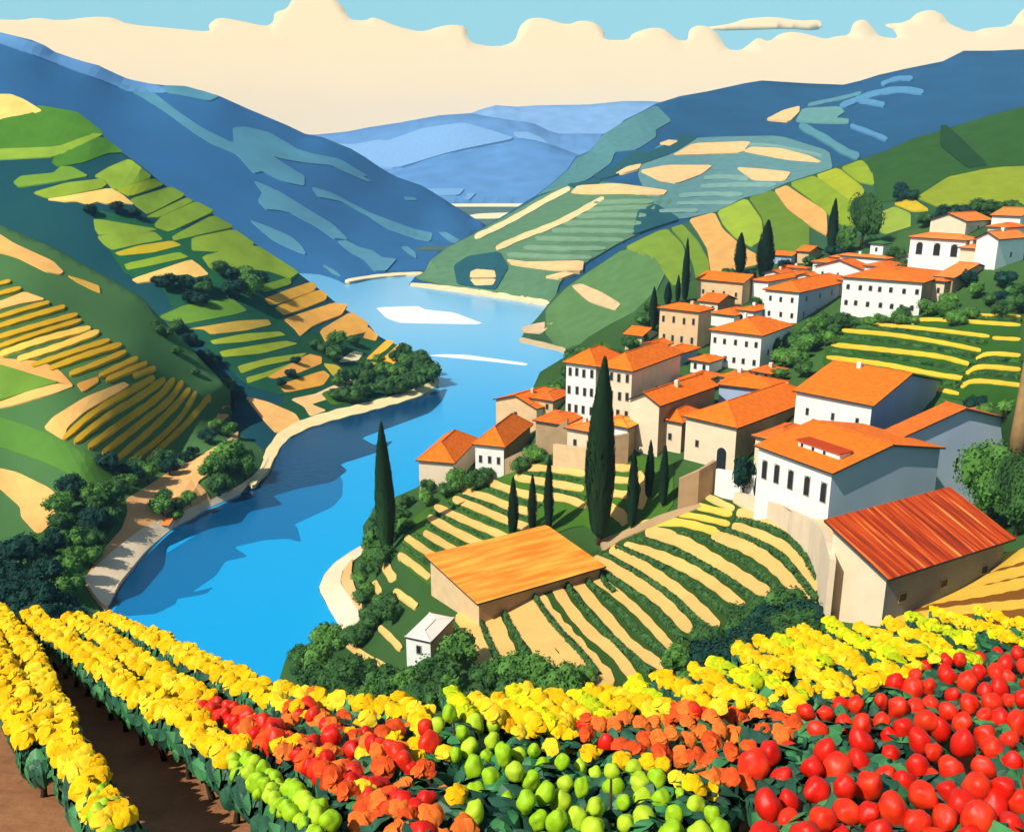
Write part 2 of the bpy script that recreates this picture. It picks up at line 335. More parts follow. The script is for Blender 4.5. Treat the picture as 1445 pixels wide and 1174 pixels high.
for p in [[(868, 235), (884, 222), (897, 216), (915, 217), (935, 208), (955, 201), (962, 192), (985, 196), (950, 218), (900, 236), (868, 250), (840, 257), (838, 248), (852, 246)],
          [(800, 262), (850, 256), (838, 268), (810, 268)], [(640, 378), (660, 365), (705, 358), (718, 380), (700, 412), (680, 410), (645, 404)], [(900, 300), (925, 290), (960, 312), (920, 325), (892, 335)]]:
    field(RM, p, (50, 100, 112), off=1.6, name='woodland', kind='stuff')
RMC = (248, 205, 150)
for a, w_, c in [([(670, 338), (705, 322), (740, 303), (770, 285), (804, 268)], 8, (245, 222, 170)), ([(700, 354), (740, 336), (768, 326), (800, 312), (852, 282)], 8, (245, 215, 160)),
                 ([(838, 289), (880, 287), (922, 287)], 6, 0), ([(825, 299), (870, 296), (930, 295)], 6, 0), ([(812, 308), (860, 306), (912, 307)], 6, 0), ([(795, 318), (850, 317), (905, 318)], 6, 0), ([(778, 328), (830, 328), (895, 330)], 6, 0), ([(755, 339), (820, 341), (880, 342)], 6, 0), ([(738, 352), (790, 354), (855, 354)], 6, 0), ([(715, 362), (780, 366), (835, 367)], 6, 0),
                 ([(993, 254), (1020, 251), (1057, 255)], 6, 1), ([(988, 266), (1040, 263), (1095, 263)], 6, 1), ([(958, 279), (1000, 276), (1048, 277)], 6, 1), ([(955, 290), (1000, 289), (1040, 289)], 5, 1), ([(930, 301), (960, 300), (985, 300)], 5, 1),
                 ([(1128, 178), (1165, 198), (1190, 215), (1212, 224)], 10, (95, 150, 165)), ([(1200, 179), (1225, 188), (1252, 199)], 6, (95, 150, 190)), ([(1185, 152), (1230, 134), (1270, 127), (1303, 132)], 8, (95, 150, 190)), ([(1243, 121), (1265, 112), (1288, 112)], 6, (95, 150, 190)), ([(1210, 143), (1230, 146), (1248, 150)], 7, (95, 150, 190)), ([(1140, 150), (1190, 140), (1215, 133)], 5, (100, 150, 165)),
                 ([(1010, 208), (1080, 205), (1160, 222)], 4, 1)]:
    strip(RM, a, w_, {0: (128, 165, 135), 1: (132, 172, 165)}.get(c, c) if isinstance(c, int) else c, off=1.6)
for p in [[(805, 275), (815, 265), (870, 262), (942, 272), (936, 279), (880, 276), (830, 277)], [(902, 244), (940, 236), (1006, 236), (990, 249), (955, 262), (930, 258)],
          [(948, 222), (978, 205), (1060, 202), (1048, 218), (985, 221)], [(1048, 216), (1060, 210), (1100, 212), (1140, 222), (1160, 232), (1110, 228)], [(1038, 239), (1080, 242), (1116, 246), (1108, 258), (1062, 257)],
          [(1080, 171), (1105, 158), (1128, 152), (1128, 160), (1114, 174)], [(930, 205), (944, 200), (957, 202), (945, 209)], [(868, 248), (885, 238), (905, 234), (902, 241), (880, 247)],
          [(715, 370), (745, 374), (824, 372), (822, 387), (780, 385), (722, 377)], [(664, 388), (672, 384), (698, 386), (700, 396), (663, 396)], [(663, 398), (700, 398), (696, 406), (670, 407)], [(768, 395), (795, 388), (812, 390), (790, 398)]]:
    field(RM, p, RMC, off=1.9)
field(RM, [(1122, 173), (1132, 155), (1185, 152), (1192, 160), (1180, 168), (1198, 170), (1197, 176), (1150, 175)], (110, 160, 160), off=1.5)
strip(RM, [(579, 404), (640, 410), (700, 418), (775, 430)], 7, (248, 220, 175), name='beach', off=1.0)
# ---- right hill
RH = Hill('right_hill', [(735, 478, 'w'), (765, 486, 'w'), (798, 496, 'w'), (830, 520, 300), (900, 500, 300), (1100, 440, 300), (1300, 400, 290), (1900, 370, 280), (1900, 60, 400), (1445, 150, 400), (1390, 165, 405), (1340, 183, 408), (1290, 195, 410), (1250, 213, 412), (1200, 229, 415), (1180, 236, 415), (1110, 258, 420), (1080, 272, 420), (1050, 279, 420), (1010, 299, 425), (985, 307, 428), (960, 317, 430), (930, 325, 430), (905, 335, 430), (880, 350, 430), (855, 367, 430), (830, 383, 430), (803, 402, 428), (788, 412, 425), (770, 434, 420), (757, 450, 415), (742, 465, 400)],
          [(900, 420, 370), (1100, 350, 370), (1300, 280, 345), (830, 450, 385)], (.03, .085, .035), 14)
RH.E = 1.7
for p, c in [([(770, 438), (800, 407), (830, 386), (880, 353), (920, 362), (940, 385), (925, 415), (880, 455), (835, 480), (790, 496), (768, 470)], (108, 152, 98)),
             ([(880, 351), (930, 327), (942, 325), (962, 345), (975, 380), (972, 425), (950, 405), (925, 370)], (140, 172, 72)), ([(946, 323), (963, 318), (985, 342), (1000, 370), (1003, 400), (985, 410), (978, 375), (965, 345)], (132, 165, 68)),
             ([(972, 311), (1008, 301), (1020, 325), (1048, 350), (1070, 362), (1072, 400), (1005, 400), (998, 352), (985, 330)], (250, 190, 115)), ([(1012, 300), (1053, 281), (1075, 312), (1077, 340), (1060, 350), (1035, 335), (1020, 318)], (170, 196, 75)),
             ([(1056, 280), (1092, 270), (1110, 297), (1142, 320), (1142, 352), (1090, 372), (1082, 335), (1075, 308)], (118, 152, 66)), ([(1092, 270), (1110, 263), (1130, 277), (1166, 300), (1168, 335), (1145, 322), (1112, 297)], (250, 190, 115)),
             ([(1113, 260), (1150, 249), (1215, 296), (1210, 322), (1185, 318), (1150, 288)], (152, 180, 60)), ([(1150, 249), (1182, 238), (1220, 268), (1214, 294), (1190, 278)], (184, 196, 48)), ([(1186, 238), (1215, 227), (1230, 240), (1234, 263), (1210, 258)], (160, 185, 62)),
             ([(1220, 228), (1290, 197), (1390, 167), (1480, 145), (1480, 235), (1395, 238), (1340, 250), (1290, 282), (1240, 287), (1233, 252)], (64, 108, 46)),
             ([(1290, 279), (1330, 253), (1390, 240), (1480, 230), (1480, 300), (1400, 285), (1330, 296)], (160, 178, 56)), ([(1260, 289), (1285, 280), (1312, 298), (1288, 300)], (226, 196, 62)), ([(1238, 303), (1262, 293), (1285, 303), (1285, 322), (1270, 338), (1240, 328)], (166, 190, 80)),
             ([(735, 464), (755, 458), (783, 454), (775, 462), (765, 472), (740, 470)], (250, 218, 175))]:
    field(RH, p, c)
field(RH, [(1327, 180), (1336, 180), (1395, 236), (1365, 240), (1326, 208)], (44, 88, 38), order=2)
field(RH, [(806, 406), (820, 403), (850, 416), (876, 432), (868, 441), (830, 428)], (250, 215, 165), order=2)
strip(RH, [(733, 481), (765, 488), (798, 497)], 6, (248, 220, 170), name='beach', off=.8)
# ---- left hill, far part (green terraces above the river)
LH = Hill('left_hill', [(618, 545, 'w'), (600, 556, 'w'), (540, 574, 'w'), (480, 590, 'w'), (430, 606, 'w'), (400, 624, 'w'), (385, 650, 'w'), (340, 700, 'w'), (250, 690, 246), (100, 600, 266), (-300, 520, 280), (-300, 128, 350), (0, 134, 348), (20, 136, 346), (50, 151, 344), (80, 153, 342), (108, 160, 340), (120, 172, 338), (144, 191, 336), (168, 213, 336), (200, 235, 330), (230, 260, 335), (262, 278, 338), (300, 302, 340), (330, 325, 342), (362, 346, 345), (400, 372, 348), (420, 385, 348), (440, 400, 348), (465, 420, 345), (480, 432, 342), (505, 448, 340), (522, 460, 338), (532, 473, 335), (550, 483, 330), (570, 490, 325), (590, 498, 318), (605, 515, 308), (618, 532, 300)],
          [(300, 500, 268), (200, 400, 290), (100, 300, 305), (450, 530, 285), (350, 420, 304), (60, 450, 285), (30, 220, 325)], (.006, .058, .082), 14, rgb2=(.010, .066, .070))
LH.E = 1.0
for p, c in [([(212, 372), (300, 390), (380, 400), (430, 460), (430, 540), (400, 560), (350, 545), (300, 500), (250, 450)], (34, 88, 72)), ([(135, 296), (215, 316), (290, 330), (370, 352), (420, 390), (400, 405), (300, 400), (180, 392), (140, 330)], (40, 96, 72)), ([(420, 470), (470, 470), (530, 480), (590, 500), (612, 530), (600, 548), (520, 570), (440, 592), (400, 600), (400, 540)], (34, 84, 64))]:
    field(LH, p, c, order=-1, step=12)
G1, G2, G3, TAN = (74, 120, 56), (128, 156, 64), (140, 166, 66), (250, 190, 112)
for p, c in [([(-35, 134), (0, 136), (15, 136), (33, 143), (57, 158), (45, 162), (20, 165), (0, 170), (-35, 172)], TAN), ([(-35, 172), (0, 171), (57, 160), (52, 152), (105, 161), (125, 176), (142, 190), (120, 192), (80, 207), (0, 210), (-35, 210)], G1),
             ([(-35, 210), (0, 211), (80, 208), (125, 191), (141, 192), (78, 222), (0, 226), (-35, 226)], (128, 156, 66)), ([(76, 230), (80, 222), (143, 195), (171, 217), (150, 218), (120, 230), (85, 236)], G1),
             ([(22, 258), (32, 250), (75, 246), (85, 237), (100, 238), (122, 250), (90, 256), (30, 265)], (108, 144, 62)), ([(50, 273), (95, 260), (140, 255), (148, 262), (140, 268), (75, 281), (65, 279)], (130, 154, 60)),
             ([(70, 283), (95, 279), (155, 268), (172, 278), (186, 290), (165, 288), (150, 289), (138, 286), (125, 290), (110, 285), (95, 286)], TAN), ([(135, 250), (155, 238), (182, 227), (213, 251), (162, 270), (150, 256)], G2),
             ([(165, 270), (215, 254), (230, 262), (185, 278)], (150, 165, 56)), ([(185, 283), (240, 266), (260, 277), (210, 303), (195, 292)], G2), ([(208, 307), (262, 281), (272, 286), (225, 308)], G2), ([(220, 318), (228, 308), (275, 287), (300, 300), (240, 328), (222, 322)], G2),
             ([(245, 335), (300, 306), (328, 322), (280, 333), (248, 341)], G2), ([(273, 338), (330, 326), (358, 346), (320, 357), (273, 355)], G3), ([(289, 364), (360, 348), (418, 385), (405, 394), (380, 385), (345, 380), (322, 388), (300, 380)], G3),
             ([(134, 312), (148, 313), (220, 325), (200, 330), (142, 333), (136, 325)], G2), ([(140, 335), (215, 329), (228, 340), (195, 346), (160, 354), (148, 345)], G2), ([(165, 358), (195, 349), (240, 342), (254, 348), (215, 358), (172, 362)], (184, 166, 52)),
             ([(178, 374), (250, 358), (264, 365), (210, 377), (182, 382)], (132, 160, 60)), ([(190, 395), (268, 369), (280, 377), (292, 389), (275, 393), (262, 388), (245, 396), (220, 398), (198, 400)], TAN),
             ([(228, 448), (262, 433), (325, 424), (345, 440), (330, 445), (262, 458), (240, 453)], (98, 138, 62)), ([(268, 466), (335, 455), (375, 453), (380, 460), (345, 468), (300, 473), (290, 466)], (190, 158, 76)), ([(300, 482), (345, 473), (392, 470), (400, 475), (345, 484), (305, 487)], (150, 165, 60)),
             ([(313, 497), (400, 483), (418, 487), (370, 500), (318, 505)], (150, 165, 60)), ([(338, 518), (380, 507), (430, 500), (420, 508), (370, 518), (343, 528)], (150, 165, 60)), ([(362, 407), (408, 393), (410, 402), (375, 413)], (120, 152, 58)),
             ([(375, 423), (400, 413), (438, 400), (445, 406), (440, 413), (392, 430), (382, 430)], (222, 165, 72)), ([(390, 435), (450, 411), (460, 418), (458, 425), (425, 438), (403, 445)], (222, 165, 72)), ([(403, 452), (470, 430), (488, 433), (480, 446), (455, 455), (440, 462), (425, 475), (418, 465)], (236, 170, 88)),
             ([(453, 468), (495, 443), (518, 458), (515, 470), (480, 478), (462, 485)], (228, 168, 86)), ([(520, 463), (533, 475), (530, 482), (513, 478)], (228, 168, 86)), ([(518, 507), (545, 482), (556, 484), (545, 495), (525, 508)], (226, 172, 70)), ([(538, 510), (562, 488), (570, 495), (555, 516)], (226, 172, 70)),
             ([(350, 534), (372, 528), (395, 520), (428, 508), (432, 512), (380, 532), (352, 542)], (140, 160, 58)), ([(380, 533), (435, 502), (452, 506), (452, 515), (420, 528), (390, 535)], (226, 162, 84)), ([(396, 545), (455, 525), (464, 532), (455, 545), (405, 555)], (222, 160, 76)), ([(457, 515), (475, 517), (494, 532), (478, 540)], (196, 170, 66)),
             ([(440, 560), (500, 532), (510, 538), (455, 558)], (244, 204, 158)), ([(412, 565), (460, 555), (462, 565), (440, 572), (460, 580), (438, 588), (430, 575)], (240, 190, 130)), ([(348, 562), (380, 570), (415, 585), (424, 599), (390, 611), (370, 590)], (242, 180, 112)),
             ([(455, 556), (515, 538), (522, 550), (515, 565), (470, 572)], (74, 116, 48)), ([(522, 512), (546, 516), (560, 526), (548, 532), (525, 522)], (150, 160, 58)), ([(500, 497), (512, 500), (505, 510), (478, 512), (492, 502)], (244, 214, 165))]:
    field(LH, p, c, grow=1.07)
strip(LH, [(616, 535), (612, 545), (580, 560), (520, 576), (470, 588), (425, 602), (398, 618), (384, 638), (374, 660), (350, 684)], (10, 17), (246, 212, 160), name='beach', off=.5)
LH_DONE = 1
# ---- left hill, near part (dark green with yellow rows)
NH = Hill('near_left_hill', [(344, 585, 'w'), (380, 640, 'w'), (378, 660, 'w'), (345, 690, 'w'), (290, 718, 'w'), (245, 742, 'w'), (208, 776, 'w'), (170, 822, 'w'), (152, 850, 'w'), (140, 880, 'w'), (90, 930, 126), (-260, 960, 122), (-260, 300, 256), (0, 318, 255), (40, 334, 254), (76, 350, 253), (115, 372, 252), (160, 396, 250), (200, 420, 248), (216, 438, 247), (240, 462, 245), (270, 492, 243), (300, 524, 242), (325, 552, 241)],
          [(60, 420, 226), (60, 560, 196), (200, 560, 214), (120, 660, 180), (250, 650, 212), (310, 680, 197), (335, 640, 214), (262, 702, 186), (40, 780, 155), (120, 780, 161), (200, 480, 228), (20, 680, 182)], (.055, .14, .045), 14, rgb2=(.065, .16, .045))
NH.E = 1.15
for p, c in [([(-35, 325), (0, 332), (20, 345), (75, 370), (90, 385), (85, 389), (65, 385), (25, 365), (0, 358), (-35, 352)], TAN), ([(95, 390), (115, 396), (140, 405), (142, 415), (130, 410), (110, 400)], (226, 176, 84)),
             ([(-30, 425), (0, 427), (35, 413), (65, 424), (30, 430), (0, 438), (-30, 442)], TAN), ([(108, 543), (138, 533), (140, 540), (117, 555)], (226, 160, 78)),
             ([(-30, 500), (0, 507), (60, 512), (85, 525), (105, 547), (60, 534), (0, 515), (-30, 512)], (232, 170, 98)), ([(-30, 515), (0, 516), (60, 534), (85, 540), (50, 551), (0, 566), (-30, 570)], (112, 150, 62)),
             ([(-30, 576), (0, 569), (40, 554), (80, 543), (105, 546), (80, 556), (20, 573), (0, 577), (-30, 582)], TAN), ([(62, 605), (75, 590), (120, 562), (175, 540), (183, 545), (120, 582), (95, 605), (90, 622)], TAN),
             ([(305, 590), (318, 571), (332, 577), (312, 598)], (236, 164, 98)), ([(-30, 662), (0, 662), (25, 668), (70, 690), (97, 715), (55, 757), (30, 730), (28, 715), (0, 690), (-30, 680)], (246, 184, 112)),
             ([(-30, 585), (0, 590), (30, 600), (65, 612), (100, 630), (140, 652), (112, 677), (60, 652), (0, 632), (-30, 630)], (88, 134, 62)), ([(106, 672), (115, 655), (130, 648), (155, 660), (172, 690), (172, 708), (125, 708), (108, 700)], (84, 130, 58)),
             ([(75, 745), (90, 725), (115, 712), (140, 716), (157, 740), (150, 765), (120, 775), (95, 790), (70, 790)], (62, 104, 48)), ([(30, 760), (70, 745), (72, 790), (110, 800), (120, 830), (135, 860), (100, 850), (60, 800)], (62, 104, 48))]:
    field(NH, p, c)
YR = (206, 162, 36)
NROWS = [([(-20, 408), (15, 399)], 6), ([(-20, 422), (30, 409)], 7), ([(-20, 456), (30, 440), (70, 429)], 7), ([(-20, 469), (40, 450), (92, 435)], 8), ([(-20, 484), (50, 463), (110, 446)], 8), ([(-20, 498), (50, 474), (115, 454)], 7), ([(0, 503), (60, 482), (128, 465)], 10), ([(25, 510), (80, 493), (140, 470)], 10),
         ([(45, 519), (100, 500), (155, 482)], 8), ([(70, 523), (120, 504), (172, 488)], 9), ([(98, 531), (140, 515), (178, 498)], 8), ([(140, 533), (195, 507)], 8), ([(150, 539), (208, 514)], 8), ([(188, 533), (220, 521)], 7),
         ([(90, 622), (130, 585), (190, 550), (218, 534)], 9), ([(105, 627), (150, 590), (200, 560), (233, 536)], 9), ([(125, 634), (170, 600), (225, 562), (246, 536)], 9), ([(145, 642), (195, 602), (240, 567), (258, 540)], 8), ([(165, 650), (215, 607), (255, 567), (268, 550)], 8), ([(185, 652), (225, 622), (257, 590), (277, 555)], 7), ([(208, 652), (235, 627), (264, 600), (297, 560)], 8)]
for a, w_ in NROWS:
    field(NH, strip_poly(a, w_ * .85), YR if w_ < 10 else (240, 195, 90), it=0, step=6, order=2, name='field')
# river road and sand along the left bank
field(NH, [(337, 608), (325, 620), (290, 640), (235, 670), (205, 690), (178, 706), (180, 725), (172, 748), (148, 775), (132, 800), (118, 822), (132, 845), (150, 866), (170, 828), (208, 780), (250, 748), (290, 722), (300, 712), (291, 695), (278, 682), (318, 655), (334, 630)], (244, 186, 122), name='sand_path', off=.35)
field(NH, [(119, 822), (150, 790), (198, 752), (225, 738), (290, 713), (340, 688), (368, 668), (384, 640), (392, 645), (382, 668), (352, 696), (292, 722), (248, 746), (208, 780), (170, 826), (152, 862), (138, 850)], (250, 226, 192), name='beach', order=3, off=.4)
# ---- village hill
VH = Hill('village_hill', [(392, 965, 'w'), (403, 930, 'w'), (420, 915, 'w'), (445, 903, 'w'), (480, 884, 'w'), (466, 862, 'w'), (449, 832, 'w'), (458, 812, 'w'), (472, 796, 'w'), (495, 780, 'w'), (515, 766, 'w'), (512, 742, 175), (530, 715, 166), (560, 700, 162), (588, 688, 160), (620, 664, 165), (660, 640, 172), (700, 606, 184), (735, 566, 195), (750, 552, 198), (762, 525, 203), (795, 505, 205), (830, 476, 212), (860, 458, 214), (895, 440, 216), (925, 410, 222), (960, 400, 226), (1000, 390, 232), (1050, 378, 236), (1100, 366, 240), (1160, 352, 242), (1200, 340, 242), (1240, 334, 242), (1290, 318, 238), (1340, 300, 235), (1400, 290, 232), (1900, 280, 230), (1900, 930, 50), (1300, 960, 58), (1160, 985, 64), (980, 1020, 68), (800, 1040, 72), (620, 1040, 80), (480, 1020, 92), (400, 1000, 115)],
          [(800, 970, 86), (950, 950, 80), (1160, 880, 77), (1445, 880, 62), (1445, 780, 78), (850, 780, 122), (765, 815, 114), (1040, 700, 121), (1150, 740, 102), (700, 850, 111), (600, 820, 120), (560, 790, 130), (540, 900, 116), (500, 940, 112), (620, 720, 147), (740, 660, 148), (800, 590, 155), (890, 640, 135), (1000, 665, 127), (1070, 690, 119), (1165, 740, 101), (930, 495, 178), (1070, 520, 162), (1220, 600, 125), (1124, 458, 184), (1296, 445, 174), (1445, 570, 112), (1445, 450, 158), (1400, 385, 180), (1249, 402, 200), (1361, 332, 212), (700, 600, 183), (620, 940, 98), (1300, 690, 122), (1400, 690, 124), (1240, 725, 108), (1320, 765, 100), (1400, 640, 124)],
          (.032, .085, .020), 12, rgb2=(.05, .12, .028))
VH.E = 1.3
SO = (248, 200, 120)
field(VH, [(478, 884), (466, 862), (450, 832), (458, 812), (472, 796), (495, 780), (516, 768), (522, 775), (500, 792), (484, 806), (480, 824), (492, 842), (505, 862), (508, 876), (484, 890)], (250, 224, 190), name='beach', off=.3)
field(VH, [(498, 790), (486, 805), (481, 824), (492, 842), (504, 862), (512, 858), (500, 830), (496, 812)], (242, 188, 128), name='sand_path', order=3)
field(VH, [(700, 668), (780, 640), (850, 640), (950, 650), (950, 720), (860, 765), (820, 740), (690, 790), (610, 830), (560, 790), (575, 740), (610, 712), (645, 690)], (76, 118, 46), order=-1)
field(VH, [(650, 855), (850, 775), (935, 735), (1000, 700), (1070, 715), (1140, 760), (1165, 830), (1158, 890), (1060, 900), (980, 930), (900, 985), (700, 985), (650, 930)], (58, 92, 38), order=-1, step=12)
VROWS = [([(673, 675), (716, 692), (735, 698), (768, 706)], 8), ([(651, 694), (693, 705), (715, 716), (757, 727)], 8), ([(639, 705), (673, 718), (713, 736), (748, 747)], 8), ([(613, 716), (661, 738), (722, 763)], 8), ([(604, 731), (643, 753), (690, 775)], 9), ([(598, 753), (626, 769), (654, 786)], 8), ([(572, 759), (597, 777), (629, 797)], 8), ([(562, 784), (585, 800), (606, 818)], 8),
         ([(737, 662), (770, 662), (827, 671)], 7), ([(726, 675), (768, 682), (824, 692)], 8), ([(775, 702), (803, 706), (827, 717)], 8), ([(860, 660), (880, 663), (900, 662)], 8), ([(855, 678), (880, 680), (900, 681)], 7), ([(858, 697), (880, 700), (897, 702)], 8), ([(858, 720), (872, 726), (885, 740)], 14), ([(900, 668), (912, 690), (903, 720)], 9), ([(540, 790), (546, 805), (556, 820)], 10), ([(528, 822), (536, 838)], 7), ([(556, 835), (575, 848), (588, 858)], 8), ([(483, 905), (510, 925), (548, 945)], 7), ([(535, 886), (555, 905), (566, 918)], 7),
         ([(780, 824), (803, 860), (832, 895), (867, 921), (899, 965)], 10), ([(808, 815), (835, 851), (861, 878), (887, 912), (937, 944)], 10), ([(823, 805), (864, 834), (902, 866), (951, 920)], 8), ([(837, 790), (882, 814), (931, 846), (975, 893)], 11), ([(861, 776), (911, 805), (966, 843), (1013, 888)], 12), ([(880, 772), (943, 790), (995, 817), (1050, 860)], 10), ([(911, 750), (960, 764), (1012, 796), (1059, 825), (1108, 857)], 12), ([(1004, 758), (1042, 767), (1094, 799), (1153, 870)], 12), ([(1033, 744), (1071, 756), (1114, 776), (1153, 835)], 9), ([(1039, 727), (1085, 732), (1129, 758), (1156, 806)], 12),
         ([(902, 742), (954, 738), (983, 744), (1012, 753)], 7), ([(951, 726), (989, 732), (1030, 742)], 5), ([(978, 715), (1033, 728)], 6), ([(995, 702), (1036, 721)], 6),
         ([(652, 864), (670, 902), (686, 943), (699, 955)], 17), ([(688, 853), (702, 896), (731, 955)], 17), ([(717, 847), (743, 888), (789, 948)], 19), ([(742, 835), (770, 876), (810, 920), (860, 974)], 24)]
for i, (a, w_) in enumerate(VROWS):
    field(VH, strip_poly(a, w_ * (1.5 if i >= 21 else 1.2)), (250, 205, 90) if 31 <= i <= 33 else SO, it=0, step=6, name='field', order=1)
field(VH, [(1165, 490), (1190, 462), (1230, 452), (1300, 446), (1440, 440), (1440, 575), (1360, 566), (1250, 546), (1160, 516)], (58, 104, 38), order=-1)
YROWS = [([(1374, 447), (1440, 449)], 5), ([(1286, 459), (1299, 451), (1440, 461)], 5), ([(1224, 459), (1290, 464), (1396, 477)], 5), ([(1400, 479), (1440, 481)], 5), ([(1188, 468), (1261, 474), (1332, 486), (1384, 497)], 6), ([(1172, 488), (1261, 497), (1328, 505), (1367, 516)], 7), ([(1166, 506), (1249, 516), (1321, 531), (1359, 536)], 7), ([(1249, 535), (1311, 549), (1353, 558)], 6),
         ([(1377, 509), (1394, 500), (1440, 504)], 6), ([(1363, 530), (1380, 518), (1440, 524)], 7), ([(1355, 548), (1373, 538), (1440, 546)], 7)]
for a, w_ in YROWS: strip(VH, a, w_ * .8, (250, 208, 70), order=1)
field(VH, [(1255, 880), (1275, 860), (1310, 840), (1360, 812), (1400, 795), (1480, 770), (1480, 905), (1350, 890)], (150, 95, 36), order=0)
for a, w_ in [([(1345, 822), (1398, 799), (1480, 776)], 17), ([(1318, 838), (1386, 821), (1480, 800)], 13), ([(1267, 864), (1315, 847), (1386, 838), (1480, 818)], 14), ([(1262, 880), (1330, 866), (1480, 852)], 12)]:
    strip(VH, a, w_, (252, 205, 80), order=2)
# plaza and road below the houses
field(VH, [(1030, 696), (1040, 690), (1075, 696), (1110, 712), (1165, 738), (1185, 770), (1200, 800), (1180, 870), (1164, 875), (1160, 820), (1145, 785), (1100, 745), (1035, 712)], (242, 206, 152), name='path', order=2)
field(VH, [(846, 765), (880, 752), (930, 730), (955, 722), (985, 712), (990, 718), (940, 738), (880, 762), (850, 782)], (190, 160, 120), name='path', order=2)
# ---- foreground hillside
CH, SLOPE = 4.2, .36
class Fore:
    def depth(s, x, y):
        y = np.atleast_1d(np.asarray(y, float)); v = (y - CY) / F
        return CH / (ST + v * CT - SLOPE * (CT - v * ST))
    pts = Flat.pts; at = Flat.at; d = Flat.d
FG = Fore()
def gz(y): return HC - CH - SLOPE * y
crest = [(-260, 905), (-60, 905), (0, 908), (100, 932), (180, 955), (300, 1005), (400, 1040), (600, 1062), (820, 1062), (950, 1035), (1100, 975), (1290, 935), (1400, 925), (1700, 925)]
cr = [FG.at(*p) for p in densify(crest, 25, closed=False)]
v = []; f = []
for i, p in enumerate(cr):
    for k in range(14):
        t = k / 11; yb = -14
        q = Vector((p.x * (1 - t) + (p.x / max(p.y, 1) * 3 - 0) * t * .9, p.y + (yb - p.y) * t, 0)) if k <= 11 else None
        if q: q.z = gz(q.y) + (noise.noise(Vector((q.x * .6, q.y * .6, 0))) * .05 if k else 0)
        if k == 12: q = Vector((p.x * 1.6, p.y * 1.6, gz(p.y) - p.y * .6 * 1.35))
        if k == 13: q = Vector((p.x * 2.4, p.y * 2.4, -6))
        v.append(q)
for i in range(len(cr) - 1):
    for k in range(11): f.append((i * 14 + k, i * 14 + k + 1, (i + 1) * 14 + k + 1, (i + 1) * 14 + k))
    for a, b in ((0, 12), (12, 13)): f.append((i * 14 + a, (i + 1) * 14 + a, (i + 1) * 14 + b, i * 14 + b))
FGO = struct(obj('foreground_ground', v, f, mat((.34, .155, .07), .2, .9, .95, .08, .1, 'brown_soil'), smooth=False))
# ---- clouds: a bank of real thickness far behind the mountains
def cloud(name, poly, D, T, Rpx, label):
    q = smooth_poly(poly, it=1); vs, fs = cdt(q, 22); b = np.array(densify(q, 8)); v = []
    for (x, y) in vs:
        e = float(np.min(np.hypot(b[:, 0] - x, b[:, 1] - y))) / Rpx; e = min(1, e)
        d = D * (1 + (x + 1500) * .00022 - (y - 200) * .0009) - T * math.sqrt(max(0, 1 - (1 - e) ** 2)) + noise.noise(Vector((x / 90, y / 60, 3))) * 5 * e
        v.append(V3(x, y, d))
    a0 = len(v); v += [V3(x, y, D * (1 + (x + 1500) * .00022 - (y - 200) * .0009) + T * .6) for (x, y) in vs]
    a, b_, c = (v[i] for i in fs[0])
    if (b_ - a).cross(c - a).y > 0: fs = [t[::-1] for t in fs]
    F2 = list(fs) + [tuple(i + a0 for i in t)[::-1] for t in fs] + [(q_, p_, p_ + a0, q_ + a0) for p_, q_ in ring_edges(fs)]
    m = mat((.76, .57, .345), .01, .0005, 1, 0, 0, 'cloud'); o = obj(name, v, F2, m, smooth=True)
    return tag(o, label, 'cloud')
cloud('cloud_bank', [(-1500, 320), (-1500, 60), (-900, 20), (-500, 45), (-200, 20), (0, 28), (30, 29), (50, 25), (85, 30), (130, 24), (160, 25), (180, 35), (250, 41), (297, 46), (294, 35), (308, 25), (335, 29), (375, 38), (386, 32), (387, 18), (405, 13), (412, 0), (435, -12), (465, -8), (485, 10), (492, 28), (515, 30), (527, 24), (560, 38), (595, 46), (620, 38), (640, 35), (658, 38), (662, 60), (690, 66), (712, 65), (728, 57), (733, 38), (745, 27), (765, 25), (800, 36), (820, 29), (840, 32), (854, 46), (852, 57), (887, 57), (892, 48), (915, 40), (935, 40), (948, 50), (955, 57), (971, 58), (972, 43), (984, 36), (1000, 38), (1015, 50), (1025, 70), (1045, 72), (1058, 62), (1070, 53), (1085, 60), (1100, 48), (1120, 45), (1145, 50), (1165, 56), (1178, 52), (1199, 50), (1204, 32), (1220, 27), (1232, 40), (1240, 52), (1268, 55), (1262, 43), (1245, 35), (1280, 32), (1295, 18), (1315, 14), (1332, 22), (1337, 33), (1370, 47), (1390, 40), (1425, 38), (1437, 20), (1450, 8), (1600, 20), (1900, -20), (2300, 40), (2900, 30), (2900, 320)], 11000, 2, 12,
      'long cream cloud bank with scalloped top behind all the mountains')
cloud('cloud', [(996, 39), (1020, 36), (1035, 33), (1050, 27), (1090, 24), (1130, 30), (1155, 28), (1162, 36), (1153, 44), (1110, 41), (1060, 43), (1012, 44)], 8500, 3, 10, 'thin cream cloud streak floating above the right part of the bank')
# ---- haze
hz = bpy.data.materials.new('haze'); hz.use_nodes = True; n = hz.node_tree; n.nodes.clear()
pv = n.nodes.new('ShaderNodeVolumePrincipled'); ho = n.nodes.new('ShaderNodeOutputMaterial'); n.links.new(pv.outputs[0], ho.inputs['Volume'])
pv.inputs['Color'].default_value = (.36, .66, 1, 1); pv.inputs['Density'].default_value = HAZE; pv.inputs['Anisotropy'].default_value = -.3
hb = MB(); hb.box((-5900, -70, -6), (11800, 0, 0), (0, 4000, 0), (0, 0, 330)); struct(hb.build('haze', hz), 'stuff')
